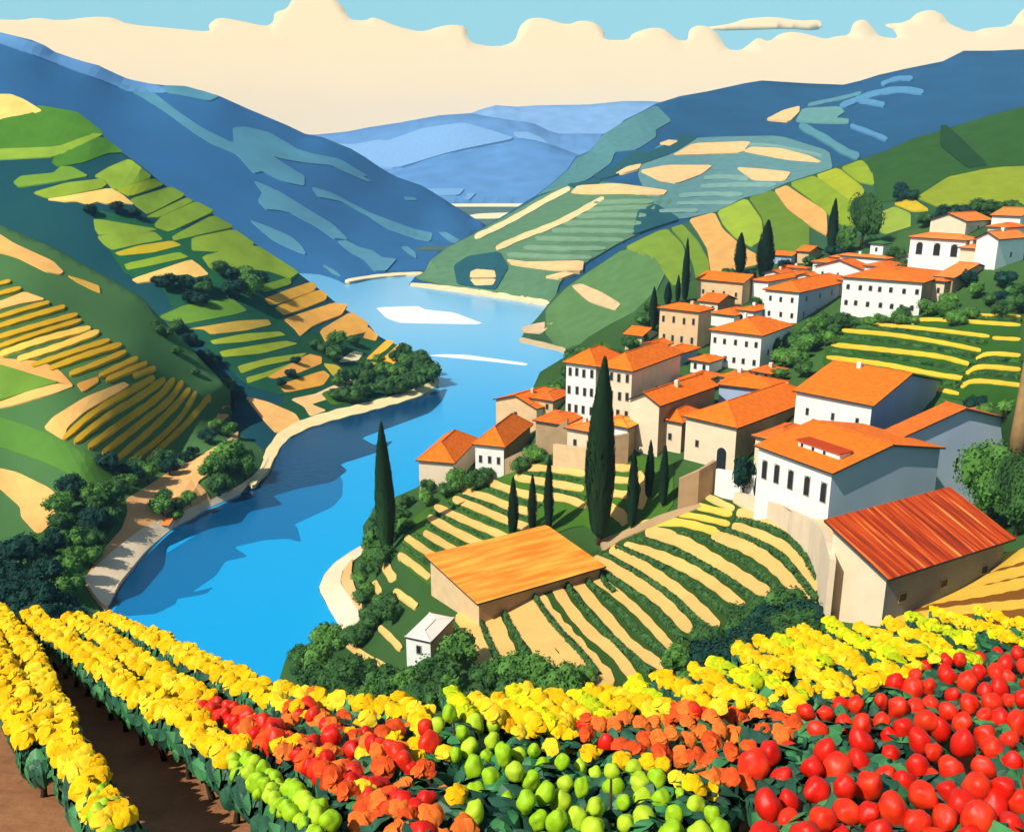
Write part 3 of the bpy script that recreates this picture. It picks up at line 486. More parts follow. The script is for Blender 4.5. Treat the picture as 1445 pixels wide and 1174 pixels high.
# ================================================================== VILLAGE
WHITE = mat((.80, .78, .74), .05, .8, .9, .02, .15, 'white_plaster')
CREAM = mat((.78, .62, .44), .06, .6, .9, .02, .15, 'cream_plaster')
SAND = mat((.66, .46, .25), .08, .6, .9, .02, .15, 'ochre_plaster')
BROWN_AND_SHADE = mat((.40, .27, .15), .10, .6, .9, .03, .15, 'brown_and_shade_render')  # real brown walls; as wallR it paints shade on right-hand walls
WALL_SHADE = mat((.17, .19, .22), .1, .5, .9, .02, .15, 'painted_wall_shade')  # shade of the barn's right wall painted as dark grey
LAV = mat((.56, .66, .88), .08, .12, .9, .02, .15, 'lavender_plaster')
BLUE_AND_SHADE = mat((.33, .42, .60), .10, .12, .9, .02, .15, 'blue_grey_and_shade_plaster')  # grey walls; as wallR it paints bluish shade on right-hand walls
DARK = mat((.018, .022, .028), .2, 1, .5, 0, .2, 'window_glass')
FRAME = mat((.30, .27, .22), .1, 1, .8, 0, .2, 'stone_surround')
TILE = mat((.84, .165, .010), .20, 1.6, .8, .04, .15, 'orange_roof_tile', 'tile')
TILE2 = mat((.70, .14, .016), .24, 1.6, .8, .04, .15, 'dark_orange_roof_tile', 'tile')
PEACH = mat((.80, .22, .04), .10, .5, .8, .04, .15, 'pale_orange_roof_tile', 'tile')
OCHRE = mat((.84, .32, .03), .16, .35, .85, .04, .15, 'ochre_roof_tile', 'streak')
PALER = mat((.8, .7, .6), .05, .5, .9, 0, .1, 'white_roof')
STREAK = mat((.5, .1, .02), .1, 1, .85, 0, .1, 'streaked_roof_tile', 'streak')
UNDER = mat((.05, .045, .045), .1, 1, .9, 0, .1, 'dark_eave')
GREENROOF = mat((.05, .16, .05), .1, .5, .9, 0, .1, 'green_roof')
def set_uv(o):
    me = o.data; uv = me.uv_layers.new(name='UVMap')
    for p in me.polygons:
        n = p.normal
        if abs(n.z) < .05: u, v_ = Vector((-n.y, n.x, 0)), Vector((0, 0, 1))
        else:
            u = Vector((-n.y, n.x, 0)); u = u.normalized() if u.length > 1e-3 else Vector((1, 0, 0)); v_ = n.cross(u)
        for li in p.loop_indices:
            c = me.vertices[me.loops[li].vertex_index].co; uv.data[li].uv = (c.dot(u), c.dot(v_))
def house(cx, yt, yb, xl, xr, wall, roof='gableA', tile=None, psi=28, rise=None, Lw=(0, 0), Rw=(0, 0), label='', name='house', hill=None, d=None, wallR=None, over=.45, arch=False,
          chimney=False, door=None, ww=.5, wh=.95, extra_a=1.0, extra_b=1.0, deep=5, rtop=None, parts=None, cat='house'):
    """cx,yt,yb: near corner (eave, foot); xl/xr: ends of the left and right walls, all in photo px"""
    hill = hill or VH; tile = tile or TILE
    if d is None: d = hill.d(cx, yb)
    C = V3(cx, yb, d); kx = lambda x: (x - CX) / F
    u0 = -(yb - CY) / F * d; k = (CY - yt) / F; H = (k * d - u0) / (CT + k * ST)
    az = math.atan2(C.x, C.y); ps = math.radians(psi) + az
    a = Vector((-math.cos(ps), math.sin(ps), 0)); b = Vector((math.sin(ps), math.cos(ps), 0)); X0 = C.x
    La = (X0 - kx(xl) * d) / (math.cos(ps) + kx(xl) * math.sin(ps) * CT) * extra_a
    den = math.sin(ps) - kx(xr) * math.cos(ps) * CT
    Lb = (kx(xr) * d - X0) / den * extra_b if den > .02 else 12
    La = min(max(La, 1.5), 60); Lb = min(max(Lb, 1.5), 60)
    if rise is None: rise = .30 * (Lb if roof == 'gableA' else La if roof == 'gableB' else min(La, Lb)) * (.5 if roof != 'shed' else .6)
    root = empty(name, C); tag(root, label, cat)
    if parts is None: parts = True
    def q(s, t, z): return a * s + b * t + Vector((0, 0, z))
    Z = Vector((0, 0, 1))
    # walls
    z0 = -deep; m = MB(); v = [q(0, 0, z0), q(La, 0, z0), q(La, Lb, z0), q(0, Lb, z0), q(0, 0, H), q(La, 0, H), q(La, Lb, H), q(0, Lb, H)]
    f = [(0, 1, 5, 4), (1, 2, 6, 5), (2, 3, 7, 6), (3, 0, 4, 7), (0, 3, 2, 1), (4, 5, 6, 7)]
    if roof == 'gableA': v += [q(0, Lb / 2, H + rise), q(La, Lb / 2, H + rise)]; f = [(0, 1, 5, 4), (1, 2, 6, 9, 5), (2, 3, 7, 6), (3, 0, 4, 8, 7), (0, 3, 2, 1), (4, 5, 9, 8), (6, 7, 8, 9)]
    if roof == 'gableB': v += [q(La / 2, 0, H + rise), q(La / 2, Lb, H + rise)]; f = [(0, 1, 5, 8, 4), (1, 2, 6, 5), (2, 3, 7, 9, 6), (3, 0, 4, 7), (0, 3, 2, 1), (4, 8, 9, 7), (5, 6, 9, 8)]
    if roof == 'shed': v[5] = q(La, 0, H + rise); v[6] = q(La, Lb, H + rise)
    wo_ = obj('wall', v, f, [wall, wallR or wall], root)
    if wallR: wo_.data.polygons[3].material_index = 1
    # roof
    o = over; th = .22; e = rise / max(.1, (Lb / 2 if roof == 'gableA' else La / 2 if roof == 'gableB' else min(La, Lb) / 2))
    if roof == 'gableA':
        dz = e * o; P4 = [[q(-o, -o, H - dz), q(La + o, -o, H - dz), q(La + o, Lb / 2, H + rise), q(-o, Lb / 2, H + rise)], [q(La + o, Lb + o, H - dz), q(-o, Lb + o, H - dz), q(-o, Lb / 2, H + rise), q(La + o, Lb / 2, H + rise)]]
    elif roof == 'gableB':
        dz = e * o; P4 = [[q(-o, Lb + o, H - dz), q(-o, -o, H - dz), q(La / 2, -o, H + rise), q(La / 2, Lb + o, H + rise)], [q(La + o, -o, H - dz), q(La + o, Lb + o, H - dz), q(La / 2, Lb + o, H + rise), q(La / 2, -o, H + rise)]]
    elif roof == 'shed':
        e = rise / La; P4 = [[q(-o, Lb + o, H - e * o), q(-o, -o, H - e * o), q(La + o, -o, H + rise + e * o), q(La + o, Lb + o, H + rise + e * o)]]
    else:
        dz = e * o; mn = min(La, Lb) / 2
        if La >= Lb: r1, r2 = q(mn, Lb / 2, H + rise), q(max(mn, La - mn), Lb / 2, H + rise)
        else: r1, r2 = q(La / 2, mn, H + rise), q(La / 2, max(mn, Lb - mn), H + rise)
        c0, c1, c2, c3 = q(-o, -o, H - dz), q(La + o, -o, H - dz), q(La + o, Lb + o, H - dz), q(-o, Lb + o, H - dz)
        if La >= Lb: P4 = [[c0, c1, r2, r1], [c2, c3, r1, r2], [c1, c2, r2], [c3, c0, r1]]
        else: P4 = [[c0, c1, r1], [c2, c3, r2], [c1, c2, r2, r1], [c3, c0, r1, r2]]
    up = Vector((0, 0, .06)); M_ = MB()
    cnt = []
    for pl in P4:
        k0 = len(pl); nrm = (pl[1] - pl[0]).cross(pl[2] - pl[0]).normalized()
        if nrm.z < 0: pl = pl[::-1]; nrm = -nrm
        top = [p_ + up + Z * th for p_ in pl]; bot = [p_ + up for p_ in pl]
        M_.add(top + bot, [tuple(range(k0)), tuple(range(k0, 2 * k0))[::-1]] + [(i, i + k0, (i + 1) % k0 + k0, (i + 1) % k0) for i in range(k0)])
    ro = M_.build('roof', [tile, UNDER], root)
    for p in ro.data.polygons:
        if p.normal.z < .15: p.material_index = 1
    set_uv(ro)
    rm = MB()
    if roof.startswith('gable'):
        r1, r2 = (q(-o, Lb / 2, H + rise), q(La + o, Lb / 2, H + rise)) if roof == 'gableA' else (q(La / 2, -o, H + rise), q(La / 2, Lb + o, H + rise))
        rm.tube([r1 + Z * .32, r2 + Z * .32], [.13, .13], 6)
    elif roof == 'hip':
        rm.tube([r1 + Z * .28, r2 + Z * .28 + a * .01], [.12, .12], 6)
        for cc, rr in ((c0, r1), (c1, r2 if La >= Lb else r1), (c3, r1 if La >= Lb else r2), (c2, r2)): rm.tube([cc + Z * .28, rr + Z * .28], [.10, .10], 5)
    if rm.v: rm.build('ridge_tiles', TILE2 if tile is not PALER and tile is not GREENROOF else tile, ro)
    # windows
    def window(side, s, z, w_, h_, nm='window'):
        ax = a if side == 'L' else b; nr = -b if side == 'L' else -a; o0 = ax * s + Z * z; fm = MB(); t = .07; pr = .07
        for (x0, z0_, x1, z1) in ((-t, -t, 0, h_ + t), (w_, -t, w_ + t, h_ + t), (0, h_, w_, h_ + t), (0, -t * 1.4, w_, 0)):
            fm.box(o0 + ax * x0 + Z * z0_ - nr * .05, ax * (x1 - x0), Z * (z1 - z0_), nr * (pr + .05))
        fo = fm.build(nm, FRAME, root); pn = MB()
        if arch:
            pts = [o0, o0 + ax * w_] + [o0 + ax * (w_ / 2 + w_ / 2 * math.cos(t_)) + Z * (h_ - w_ / 2 + w_ / 2 * math.sin(t_)) for t_ in [math.pi * i / 8 for i in range(9)]]
            k_ = len(pts); pn.add([p_ + nr * .03 for p_ in pts] + [p_ - nr * .03 for p_ in pts], [tuple(range(k_)), tuple(range(k_, 2 * k_))[::-1]] + [(i, i + k_, (i + 1) % k_ + k_, (i + 1) % k_) for i in range(k_)])
        else: pn.box(o0 - nr * .03, ax * w_, Z * h_, nr * .05)
        pn.build('pane', DARK, fo)
    for side, (nx, ny), L in (('L', Lw, La), ('R', Rw, Lb)):
        for j in range(ny):
            for i in range(nx):
                fh = H / ny; hh = min(wh, fh * .5); z = fh * (j + .30) if ny > 1 else H * .38
                if door and side == 'L' and j == 0 and i == door[0]: continue
                s_ = L * (i + .5) / nx - ww / 2 + L * .02 * math.sin(i * 5 + j * 3 + cx); window(side, s_, z + .05 * math.sin(i * 3 + j), ww, hh)
    if door:
        n_, w_, h_ = door; s_ = La * (n_ + .5) / max(1, Lw[0]) - w_ / 2; dm = MB()
        dm.box(a * s_ + b * .02, a * w_, -b * .07, Z * h_)
        pts = [a * (s_ + w_ / 2 + w_ / 2 * math.cos(t_)) + Z * (h_ + w_ / 2 * math.sin(t_)) for t_ in [math.pi * i / 8 for i in range(9)]]; k_ = len(pts)
        dm.add([p_ - b * .05 for p_ in pts] + [p_ + b * .02 for p_ in pts], [tuple(range(k_)), tuple(range(k_, 2 * k_))[::-1]] + [(i, i + k_, (i + 1) % k_ + k_, (i + 1) % k_) for i in range(k_)])
        dm.build('door', DARK, root)
    if chimney:
        s_, t_ = chimney; cm = MB(); cm.box(q(s_ * La, t_ * Lb, H), a * .6, b * .6, Z * (rise + .9)); co = cm.build('chimney', wall, ro)
    return root, C, a, b, La, Lb, H
HOUSES = [
 dict(cx=1172, yt=372, yb=388, xl=1146, xr=1186, wall=WHITE, roof='hip', tile=TILE, Lw=(2, 1), label='small white house at the foot of the sharp tall cypress'),
 dict(cx=1102, yt=388, yb=402, xl=1078, xr=1120, wall=CREAM, roof='gableB', tile=TILE2, label='small cream gabled house behind the broad cypress'),
 dict(cx=1226, yt=424, yb=446, xl=1196, xr=1240, wall=WHITE, wallR=BLUE_AND_SHADE, roof='gableB', tile=TILE, Lw=(1, 1), label='white gabled house between the one with blue painted shade and the long white one'),
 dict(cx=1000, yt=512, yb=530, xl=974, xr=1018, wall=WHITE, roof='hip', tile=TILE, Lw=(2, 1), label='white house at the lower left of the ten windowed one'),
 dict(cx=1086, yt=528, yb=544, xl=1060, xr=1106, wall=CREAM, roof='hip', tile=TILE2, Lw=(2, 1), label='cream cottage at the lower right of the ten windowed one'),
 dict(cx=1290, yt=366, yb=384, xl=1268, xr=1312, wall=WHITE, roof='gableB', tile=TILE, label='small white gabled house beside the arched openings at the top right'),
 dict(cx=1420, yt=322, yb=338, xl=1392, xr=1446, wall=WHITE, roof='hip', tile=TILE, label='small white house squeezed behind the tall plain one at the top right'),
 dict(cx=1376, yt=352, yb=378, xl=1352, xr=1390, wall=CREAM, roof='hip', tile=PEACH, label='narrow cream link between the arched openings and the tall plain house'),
 dict(cx=1330, yt=398, yb=424, xl=1298, xr=1352, wall=CREAM, wallR=BROWN_AND_SHADE, roof='hip', tile=TILE, Lw=(2, 1), label='cream house with red hipped roof at the right end of the long white one'),
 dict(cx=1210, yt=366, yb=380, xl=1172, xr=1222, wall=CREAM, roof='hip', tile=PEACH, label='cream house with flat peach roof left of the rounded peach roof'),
 dict(cx=1190, yt=398, yb=414, xl=1152, xr=1206, wall=WHITE, roof='hip', tile=TILE2, Lw=(2, 1), label='small white house directly behind the one with blue painted shade, right of two'),
 dict(cx=1150, yt=394, yb=408, xl=1118, xr=1162, wall=CREAM, roof='gableB', tile=TILE, label='small cream house directly behind the one with blue painted shade, left of two'),
 dict(cx=1012, yt=428, yb=446, xl=986, xr=1036, wall=CREAM, wallR=BROWN_AND_SHADE, roof='gableA', tile=TILE2, Lw=(2, 1), label='cream house between the sandy one and the ten windowed one'),
 dict(cx=1062, yt=440, yb=462, xl=1040, xr=1084, wall=WHITE, wallR=BLUE_AND_SHADE, roof='hip', tile=TILE, Lw=(2, 1), label='white house with grey painted shade side under the sandy gabled one'),
 dict(cx=958, yt=500, yb=518, xl=930, xr=984, wall=WHITE, wallR=BLUE_AND_SHADE, roof='hip', tile=TILE, Lw=(2, 1), label='white house just below the ochre two storey one'),
 dict(cx=930, yt=490, yb=506, xl=906, xr=946, wall=CREAM, roof='gableB', tile=TILE2, label='cream gabled house left below the ochre two storey one'),
 dict(cx=1042, yt=536, yb=554, xl=1016, xr=1062, wall=WHITE, roof='hip', tile=TILE, Lw=(2, 1), label='small white house below the ten windowed one'),
 dict(cx=960, yt=596, yb=640, xl=928, xr=990, wall=CREAM, wallR=BROWN_AND_SHADE, roof='hip', tile=TILE, rise=1.0, Lw=(1, 1), label='cream lean wing between the two big cream houses'),
 dict(cx=796, yt=600, yb=626, xl=756, xr=822, wall=BROWN_AND_SHADE, wallR=BROWN_AND_SHADE, roof='hip', tile=TILE2, rise=.8, label='low brown house under the tall white three storey one'),
 dict(cx=842, yt=612, yb=648, xl=800, xr=862, wall=CREAM, roof='hip', tile=PEACH, rise=.5, Lw=(2, 1), label='cream annex at the foot of the tall white three storey house'),
 dict(cx=780, yt=566, yb=586, xl=750, xr=806, wall=SAND, roof='hip', tile=TILE2, Lw=(2, 1), label='ochre cottage behind the two dark openings house'),
 dict(cx=1110, yt=626, yb=660, xl=1064, xr=1150, wall=CREAM, wallR=BROWN_AND_SHADE, roof='hip', tile=TILE2, rise=1.0, Lw=(2, 1), label='cream house tucked behind the white house with five tall arched windows'),
 dict(cx=1380, yt=590, yb=610, xl=1345, xr=1425, d=122, wall=BROWN_AND_SHADE, roof='hip', tile=TILE2, label='brown house with mottled roof behind the lavender hall'),
 # far top of the village
 dict(cx=1438, yt=306, yb=322, xl=1398, xr=1470, wall=WHITE, roof='gableA', tile=PEACH, label='small white house with orange roof, highest and farthest right in the village'),
 dict(cx=1361, yt=313, yb=334, xl=1311, xr=1397, wall=CREAM, wallR=CREAM, roof='gableB', tile=PEACH, Rw=(1, 1), rise=1.6, label='cream gabled house with one dark window at the very top of the village'),
 dict(cx=1403, yt=338, yb=381, xl=1373, xr=1442, wall=WHITE, roof='gableB', tile=PEACH, Rw=(1, 1), rise=1.2, label='tall plain white house with blank left wall at the top right edge'),
 dict(cx=1358, yt=340, yb=378, xl=1281, xr=1376, wall=WHITE, roof='hip', tile=PEACH, Lw=(3, 1), Rw=(0, 0), rise=.8, ww=1.4, wh=2.6, arch=True, label='white house with three large arched openings under the cream gabled one'),
 dict(cx=1342, yt=393, yb=418, xl=1318, xr=1404, wall=BROWN_AND_SHADE, roof='gableA', tile=PEACH, rise=2.0, psi=24, label='low brown shed with wide pale orange roof above the yellow striped terrace'),
 dict(cx=1245, yt=345, yb=362, xl=1227, xr=1254, wall=WHITE, roof='hip', tile=GREENROOF, Lw=(1, 1), arch=True, cat='tower', name='tower', label='tiny white tower with an arched window and green roof'),
 dict(cx=1116, yt=362, yb=374, xl=1091, xr=1128, wall=BLUE_AND_SHADE, roof='gableA', tile=TILE, label='little grey walled house among the cypresses, left of two behind the village'),
 dict(cx=1140, yt=356, yb=372, xl=1124, xr=1158, wall=SAND, roof='gableA', tile=TILE, label='little ochre house among the trees, right of two behind the village'),
 dict(cx=1249, yt=366, yb=384, xl=1184, xr=1256, wall=WHITE, roof='hip', tile=PEACH, label='white house with low rounded peach roof behind the one with twin windows'),
 dict(cx=1216, yt=382, yb=402, xl=1150, xr=1232, wall=WHITE, roof='gableB', tile=TILE2, Lw=(3, 1), label='white house with dark orange gable at the upper middle of the village'),
 dict(cx=1249, yt=378, yb=404, xl=1218, xr=1274, wall=WHITE, roof='hip', tile=TILE2, Lw=(2, 1), label='small white house with twin dark windows beside the wooded slope'),
 dict(cx=1246, yt=402, yb=420, xl=1183, xr=1256, wall=CREAM, roof='hip', tile=TILE, label='low cream house with bright roof just above the long white terrace'),
 dict(cx=1046, yt=400, yb=432, xl=983, xr=1070, wall=SAND, roof='gableA', tile=TILE, Lw=(4, 1), rise=1.3, label='sandy house with grey gable end at the upper left of the village'),
 dict(cx=1082, yt=398, yb=428, xl=1060, xr=1146, wall=WHITE, roof='hip', tile=TILE, label='narrow white house wedged behind the two storey one with blue painted shade'),
 dict(cx=1136, yt=380, yb=392, xl=1100, xr=1140, wall=CREAM, roof='hip', tile=TILE2, label='tiny cream roof house above the one with blue painted shade'),
 dict(cx=1296, yt=400, yb=446, xl=1186, xr=1337, wall=WHITE, wallR=BROWN_AND_SHADE, roof='hip', tile=TILE, rise=1.2, Lw=(7, 2), Rw=(1, 1), arch=True, ww=.6, psi=14, label='long white two storey house with many small arched windows above the striped terrace'),
 dict(cx=1124, yt=413, yb=456, xl=1077, xr=1197, wall=WHITE, wallR=BLUE_AND_SHADE, roof='hip', tile=TILE, rise=1.5, Lw=(3, 2), Rw=(4, 2), psi=24, label='two storey house with white front and blue painted shade side in the village middle'),
 # middle
 dict(cx=983, yt=441, yb=494, xl=929, xr=1001, wall=SAND, roof='hip', tile=TILE, Lw=(4, 2), label='ochre two storey house with eight narrow windows', wh=1.2),
 dict(cx=905, yt=475, yb=489, xl=882, xr=927, wall=CREAM, roof='gableA', tile=TILE, label='smallest cream house left of the ochre two storey one'),
 dict(cx=1035, yt=446, yb=464, xl=1003, xr=1062, wall=WHITE, roof='hip', tile=TILE, label='white house with jumbled roofs directly behind the ten windowed one'),
 dict(cx=1071, yt=474, yb=524, xl=1001, xr=1112, wall=WHITE, roof='hip', tile=TILE, rise=1.8, Lw=(5, 2), Rw=(2, 1), psi=22, label='broad white two storey house with ten small windows in the village centre'),
 dict(cx=985, yt=540, yb=562, xl=958, xr=1014, wall=CREAM, roof='hip', tile=TILE, label='low house with broad roof under the ochre two storey one'),
 dict(cx=1094, yt=552, yb=570, xl=1014, xr=1108, wall=BLUE_AND_SHADE, wallR=BLUE_AND_SHADE, roof='hip', tile=TILE, psi=12, label='low grey walled house with long orange roof in the village centre'),
 dict(cx=1116, yt=554, yb=572, xl=1096, xr=1122, wall=SAND, roof='hip', tile=TILE2, label='tiny house with small round looking roof beside the low grey one'),
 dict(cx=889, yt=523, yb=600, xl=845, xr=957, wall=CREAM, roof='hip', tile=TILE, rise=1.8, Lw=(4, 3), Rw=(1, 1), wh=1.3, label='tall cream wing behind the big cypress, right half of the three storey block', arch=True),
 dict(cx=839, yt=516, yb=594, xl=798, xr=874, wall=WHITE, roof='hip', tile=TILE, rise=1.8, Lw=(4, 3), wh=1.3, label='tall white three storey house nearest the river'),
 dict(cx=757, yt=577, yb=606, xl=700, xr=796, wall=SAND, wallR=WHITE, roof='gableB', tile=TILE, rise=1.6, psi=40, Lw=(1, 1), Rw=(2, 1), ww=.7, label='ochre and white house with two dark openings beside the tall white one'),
 dict(cx=711, yt=629, yb=672, xl=671, xr=748, wall=WHITE, wallR=BROWN_AND_SHADE, roof='hip', tile=TILE, rise=2.2, psi=20, Lw=(3, 1), wh=1.2, label='small white house with three slit windows and side wall in painted brown shade'),
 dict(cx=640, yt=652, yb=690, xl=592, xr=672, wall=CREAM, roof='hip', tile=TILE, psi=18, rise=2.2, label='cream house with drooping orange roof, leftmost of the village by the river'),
 dict(cx=927, yt=572, yb=645, xl=887, xr=1005, wall=CREAM, wallR=BROWN_AND_SHADE, roof='gableB', tile=TILE, rise=1.3, psi=32, Rw=(3, 1), ww=.8, wh=1.2, label='tall cream house with side wall in painted brown shade right of the big cypress'),
 dict(cx=884, yt=604, yb=650, xl=850, xr=905, wall=WHITE, wallR=BROWN_AND_SHADE, roof='hip', tile=OCHRE, rise=.6, label='plain white outbuilding half hidden behind the big cypress'),
 dict(cx=1035, yt=603, yb=668, xl=965, xr=1150, wall=CREAM, wallR=BROWN_AND_SHADE, roof='hip', tile=TILE, rise=2.0, psi=30, Lw=(2, 1), door=(0, 1.5, 2.6), Rw=(0, 0), label='big cream house with arched doorway and wide orange hipped roof'),
 dict(cx=1225, yt=573, yb=622, xl=1120, xr=1318, wall=WHITE, wallR=BLUE_AND_SHADE, roof='gableA', tile=TILE, rise=2.6, psi=24, Lw=(3, 1), ww=.4, label='large white house with steep bright orange roof below the striped terrace'),
 dict(cx=1167, yt=668, yb=738, xl=1066, xr=1318, wall=WHITE, wallR=LAV, roof='gableA', tile=TILE, rise=1.8, psi=40, Lw=(5, 1), ww=.75, wh=2.3, arch=True, label='white house with five tall arched windows in front of the lavender gable'),
 dict(cx=1252, yt=622, yb=710, xl=1232, xr=1428, d=114, wall=LAV, wallR=LAV, roof='gableA', tile=TILE2, rise=3.0, psi=44, Rw=(3, 1), ww=.5, wh=1.6, label='large lavender blue gabled hall at the right edge'),
 dict(cx=1243, yt=812, yb=884, xl=1166, xr=1408, wall=CREAM, wallR=WALL_SHADE, roof='shed', tile=STREAK, rise=2.2, psi=36, Rw=(3, 1), ww=.9, wh=.7, over=.6, label='stone barn with streaked red and orange lean-to roof at the lower right', name='barn', cat='barn'),
 dict(cx=676, yt=850, yb=868, d=105.5, xl=608, xr=846, wall=SAND, wallR=BROWN_AND_SHADE, roof='shed', tile=OCHRE, rise=.9, psi=60, over=.6, label='long low barn with plain ochre roof among the terraces', name='barn', cat='barn'),
 dict(cx=608, yt=908, yb=936, xl=574, xr=640, wall=WHITE, wallR=BROWN_AND_SHADE, roof='hip', tile=PALER, rise=.25, over=.1, Lw=(1, 1), label='small white outbuilding with pale roof below the long ochre barn'),
 dict(cx=238, yt=741, yb=751, xl=216, xr=248, wall=WHITE, roof='gableA', tile=PEACH, hill=NH, deep=2, label='tiny white boathouse on the left river bank', name='boathouse', cat='boathouse'),
]
for i_, hd in enumerate(HOUSES):
    if i_ % 3 == 1 and hd.get('name') is None and hd.get('roof') != 'shed' and hd.get('tile') is not PALER: hd.setdefault('chimney', (.3 + .1 * (i_ % 4), .45))
for hd in HOUSES: hd['_r'] = house(**hd) if '_r' not in hd else None
hd = [h_ for h_ in HOUSES if 'five tall arched' in h_['label'] and h_['wall'] is WHITE and 'rise' in h_ and h_['cx'] == 1167][0]
rt_, C_, a_, b_, La_, Lb_, H_ = hd['_r']; Z_ = Vector((0, 0, 1)); t0 = .14 * Lb_; zz = H_ + 1.8 * .28
dm = MB(); o_ = a_ * (La_ * .12) + b_ * t0 + Z_ * (zz - .1); dm.box(o_, a_ * (La_ * .55), b_ * 1.8, Z_ * 1.05); do = dm.build('dormer', WHITE, rt_)
for k in range(3):
    wm_ = MB(); wm_.box(o_ + a_ * (La_ * (.20 + .15 * k - .02)) - b_ * .04, a_ * .38, b_ * .05, Z_ * .8); wm_.build('window', DARK, do)
dm = MB(); dm.box(o_ + Z_ * 1.05 - a_ * .2 - b_ * .25, a_ * (La_ * .55 + .4), b_ * 2.3 , Z_ * .14); dm.build('dormer_roof', STREAK, do); set_uv(bpy.data.objects[do.children[-1].name])
def wall(base, top, th, m, label, hill=None, name='retaining_wall', cat='wall'):
    """free standing wall: base pixels on the hill, top pixels above them"""
    hill = hill or VH; B = [hill.at(x, y) for x, y in base]; T = []
    for (bx, by), (tx, ty), b_ in zip(base, top, B):
        d = hill.d(bx, by); u0 = -(by - CY) / F * d; k = (CY - ty) / F; T.append((k * d - u0) / (CT + k * ST))
    o0 = B[0]; v = []; f = []
    for i, b_ in enumerate(B):
        t = (B[min(i + 1, len(B) - 1)] - B[max(0, i - 1)]); nn = Vector((-t.y, t.x, 0)).normalized() * th
        if nn.y < 0: nn = -nn
        p = b_ - o0; v += [p - Vector((0, 0, 3)), p + Vector((0, 0, T[i])), p + nn + Vector((0, 0, T[i])), p + nn - Vector((0, 0, 3))]
    for i in range(len(B) - 1):
        for k in range(4): f.append((i * 4 + k, i * 4 + (k + 1) % 4, i * 4 + 4 + (k + 1) % 4, i * 4 + 4 + k))
    n_ = len(B) - 1; f += [(3, 2, 1, 0), (n_ * 4, n_ * 4 + 1, n_ * 4 + 2, n_ * 4 + 3)]
    o = obj(name, v, f, m, loc=o0); tag(o, label, cat); return o
wall([(956, 722), (984, 715), (1008, 695)], [(956, 676), (984, 664), (1006, 650)], .5, BROWN_AND_SHADE, 'tall brown retaining wall at the head of the round terrace')
wall([(1008, 698), (1066, 705)], [(1008, 662), (1066, 672)], .5, WHITE, 'white courtyard wall in front of the arched doorway')
wall([(780, 665), (832, 668)], [(780, 627), (832, 634)], .6, SAND, 'ochre retaining wall just left of the big cypress')
wall([(836, 665), (886, 655)], [(836, 622), (886, 612)], .6, BROWN_AND_SHADE, 'brown wall just right of the big cypress')
wall([(712, 672), (750, 655), (800, 628)], [(712, 648), (750, 630), (800, 592)], .5, BROWN_AND_SHADE, 'sloping brown wall running up from the slit window house')
wall([(1170, 886), (1164, 860), (1160, 822), (1146, 786), (1122, 762), (1100, 746), (1068, 726), (1035, 711)], [(1172, 790), (1165, 766), (1160, 748), (1146, 734), (1122, 722), (1100, 713), (1068, 702), (1035, 694)], .5, CREAM, 'tall curved cream retaining wall round the striped terrace, below the arched windows')
# ================================================================== TREES
def leaf_mat(name, c1, c2, scale=.6):
    return mat(c1, .22, scale, .8, 0, .12, name, rgb2=c2)
LDARK = leaf_mat('dark_foliage', (.018, .058, .018), (.060, .155, .036))
LMID = leaf_mat('green_foliage', (.045, .13, .025), (.11, .26, .045))
LBLUE = leaf_mat('deep_foliage', (.005, .026, .024), (.014, .060, .036))
LCYP = leaf_mat('cypress_foliage', (.004, .016, .013), (.012, .042, .016))
LLIME = leaf_mat('light_foliage', (.08, .20, .03), (.17, .34, .05))
BARK = mat((.10, .06, .035), .3, 2, .95, .05, .1, 'bark')
def rand_dir():
    z = 2 * R() - 1; t = 2 * math.pi * R(); s = math.sqrt(1 - z * z); return Vector((s * math.cos(t), s * math.sin(t), z))
ICO = {}
def ico(n):
    if n not in ICO:
        b = bmesh.new(); bmesh.ops.create_icosphere(b, subdivisions=n, radius=1); ICO[n] = ([v.co.copy() for v in b.verts], [tuple(v.index for v in f.verts) for f in b.faces]); b.free()
    return ICO[n]
def leaf(m, p, nrm, s, aspect=1.5):
    u = nrm.orthogonal().normalized(); ang = 2 * math.pi * R(); u = Matrix.Rotation(ang, 3, nrm) @ u; w_ = nrm.cross(u)
    m.add([p - u * s * .5, p + w_ * s * aspect * .5 + nrm * s * .12, p + u * s * .5, p - w_ * s * aspect * .5 + nrm * s * .12], [(0, 1, 2, 3)])
def crown_mesh(seed, lumps=9, leaves=900, ls=.11, flat=.8):
    """a tree crown of unit radius: lumpy masses covered with small leaf clumps"""
    random.seed(seed); m = MB(); L = []
    for i in range(lumps):
        dv = rand_dir(); dv.z = abs(dv.z) * .9 - .15; r = .34 + R() * .22; c = Vector((dv.x, dv.y, dv.z * flat)) * (.62 if i else 0)
        if i == 0: r = .62
        L.append((c, r)); vs, fs = ico(2)
        m.add([c + v * r * (.80 + .28 * noise.noise(v * 2.2 + c * 5 + Vector((seed, 0, 0)))) for v in vs], fs)
    for i in range(leaves):
        c, r = random.choice(L); dv = rand_dir(); p = c + dv * r * (.86 + .22 * R()); nn = (dv + rand_dir() * .7).normalized(); leaf(m, p, nn, ls * (.6 + R() * .8))
    return m
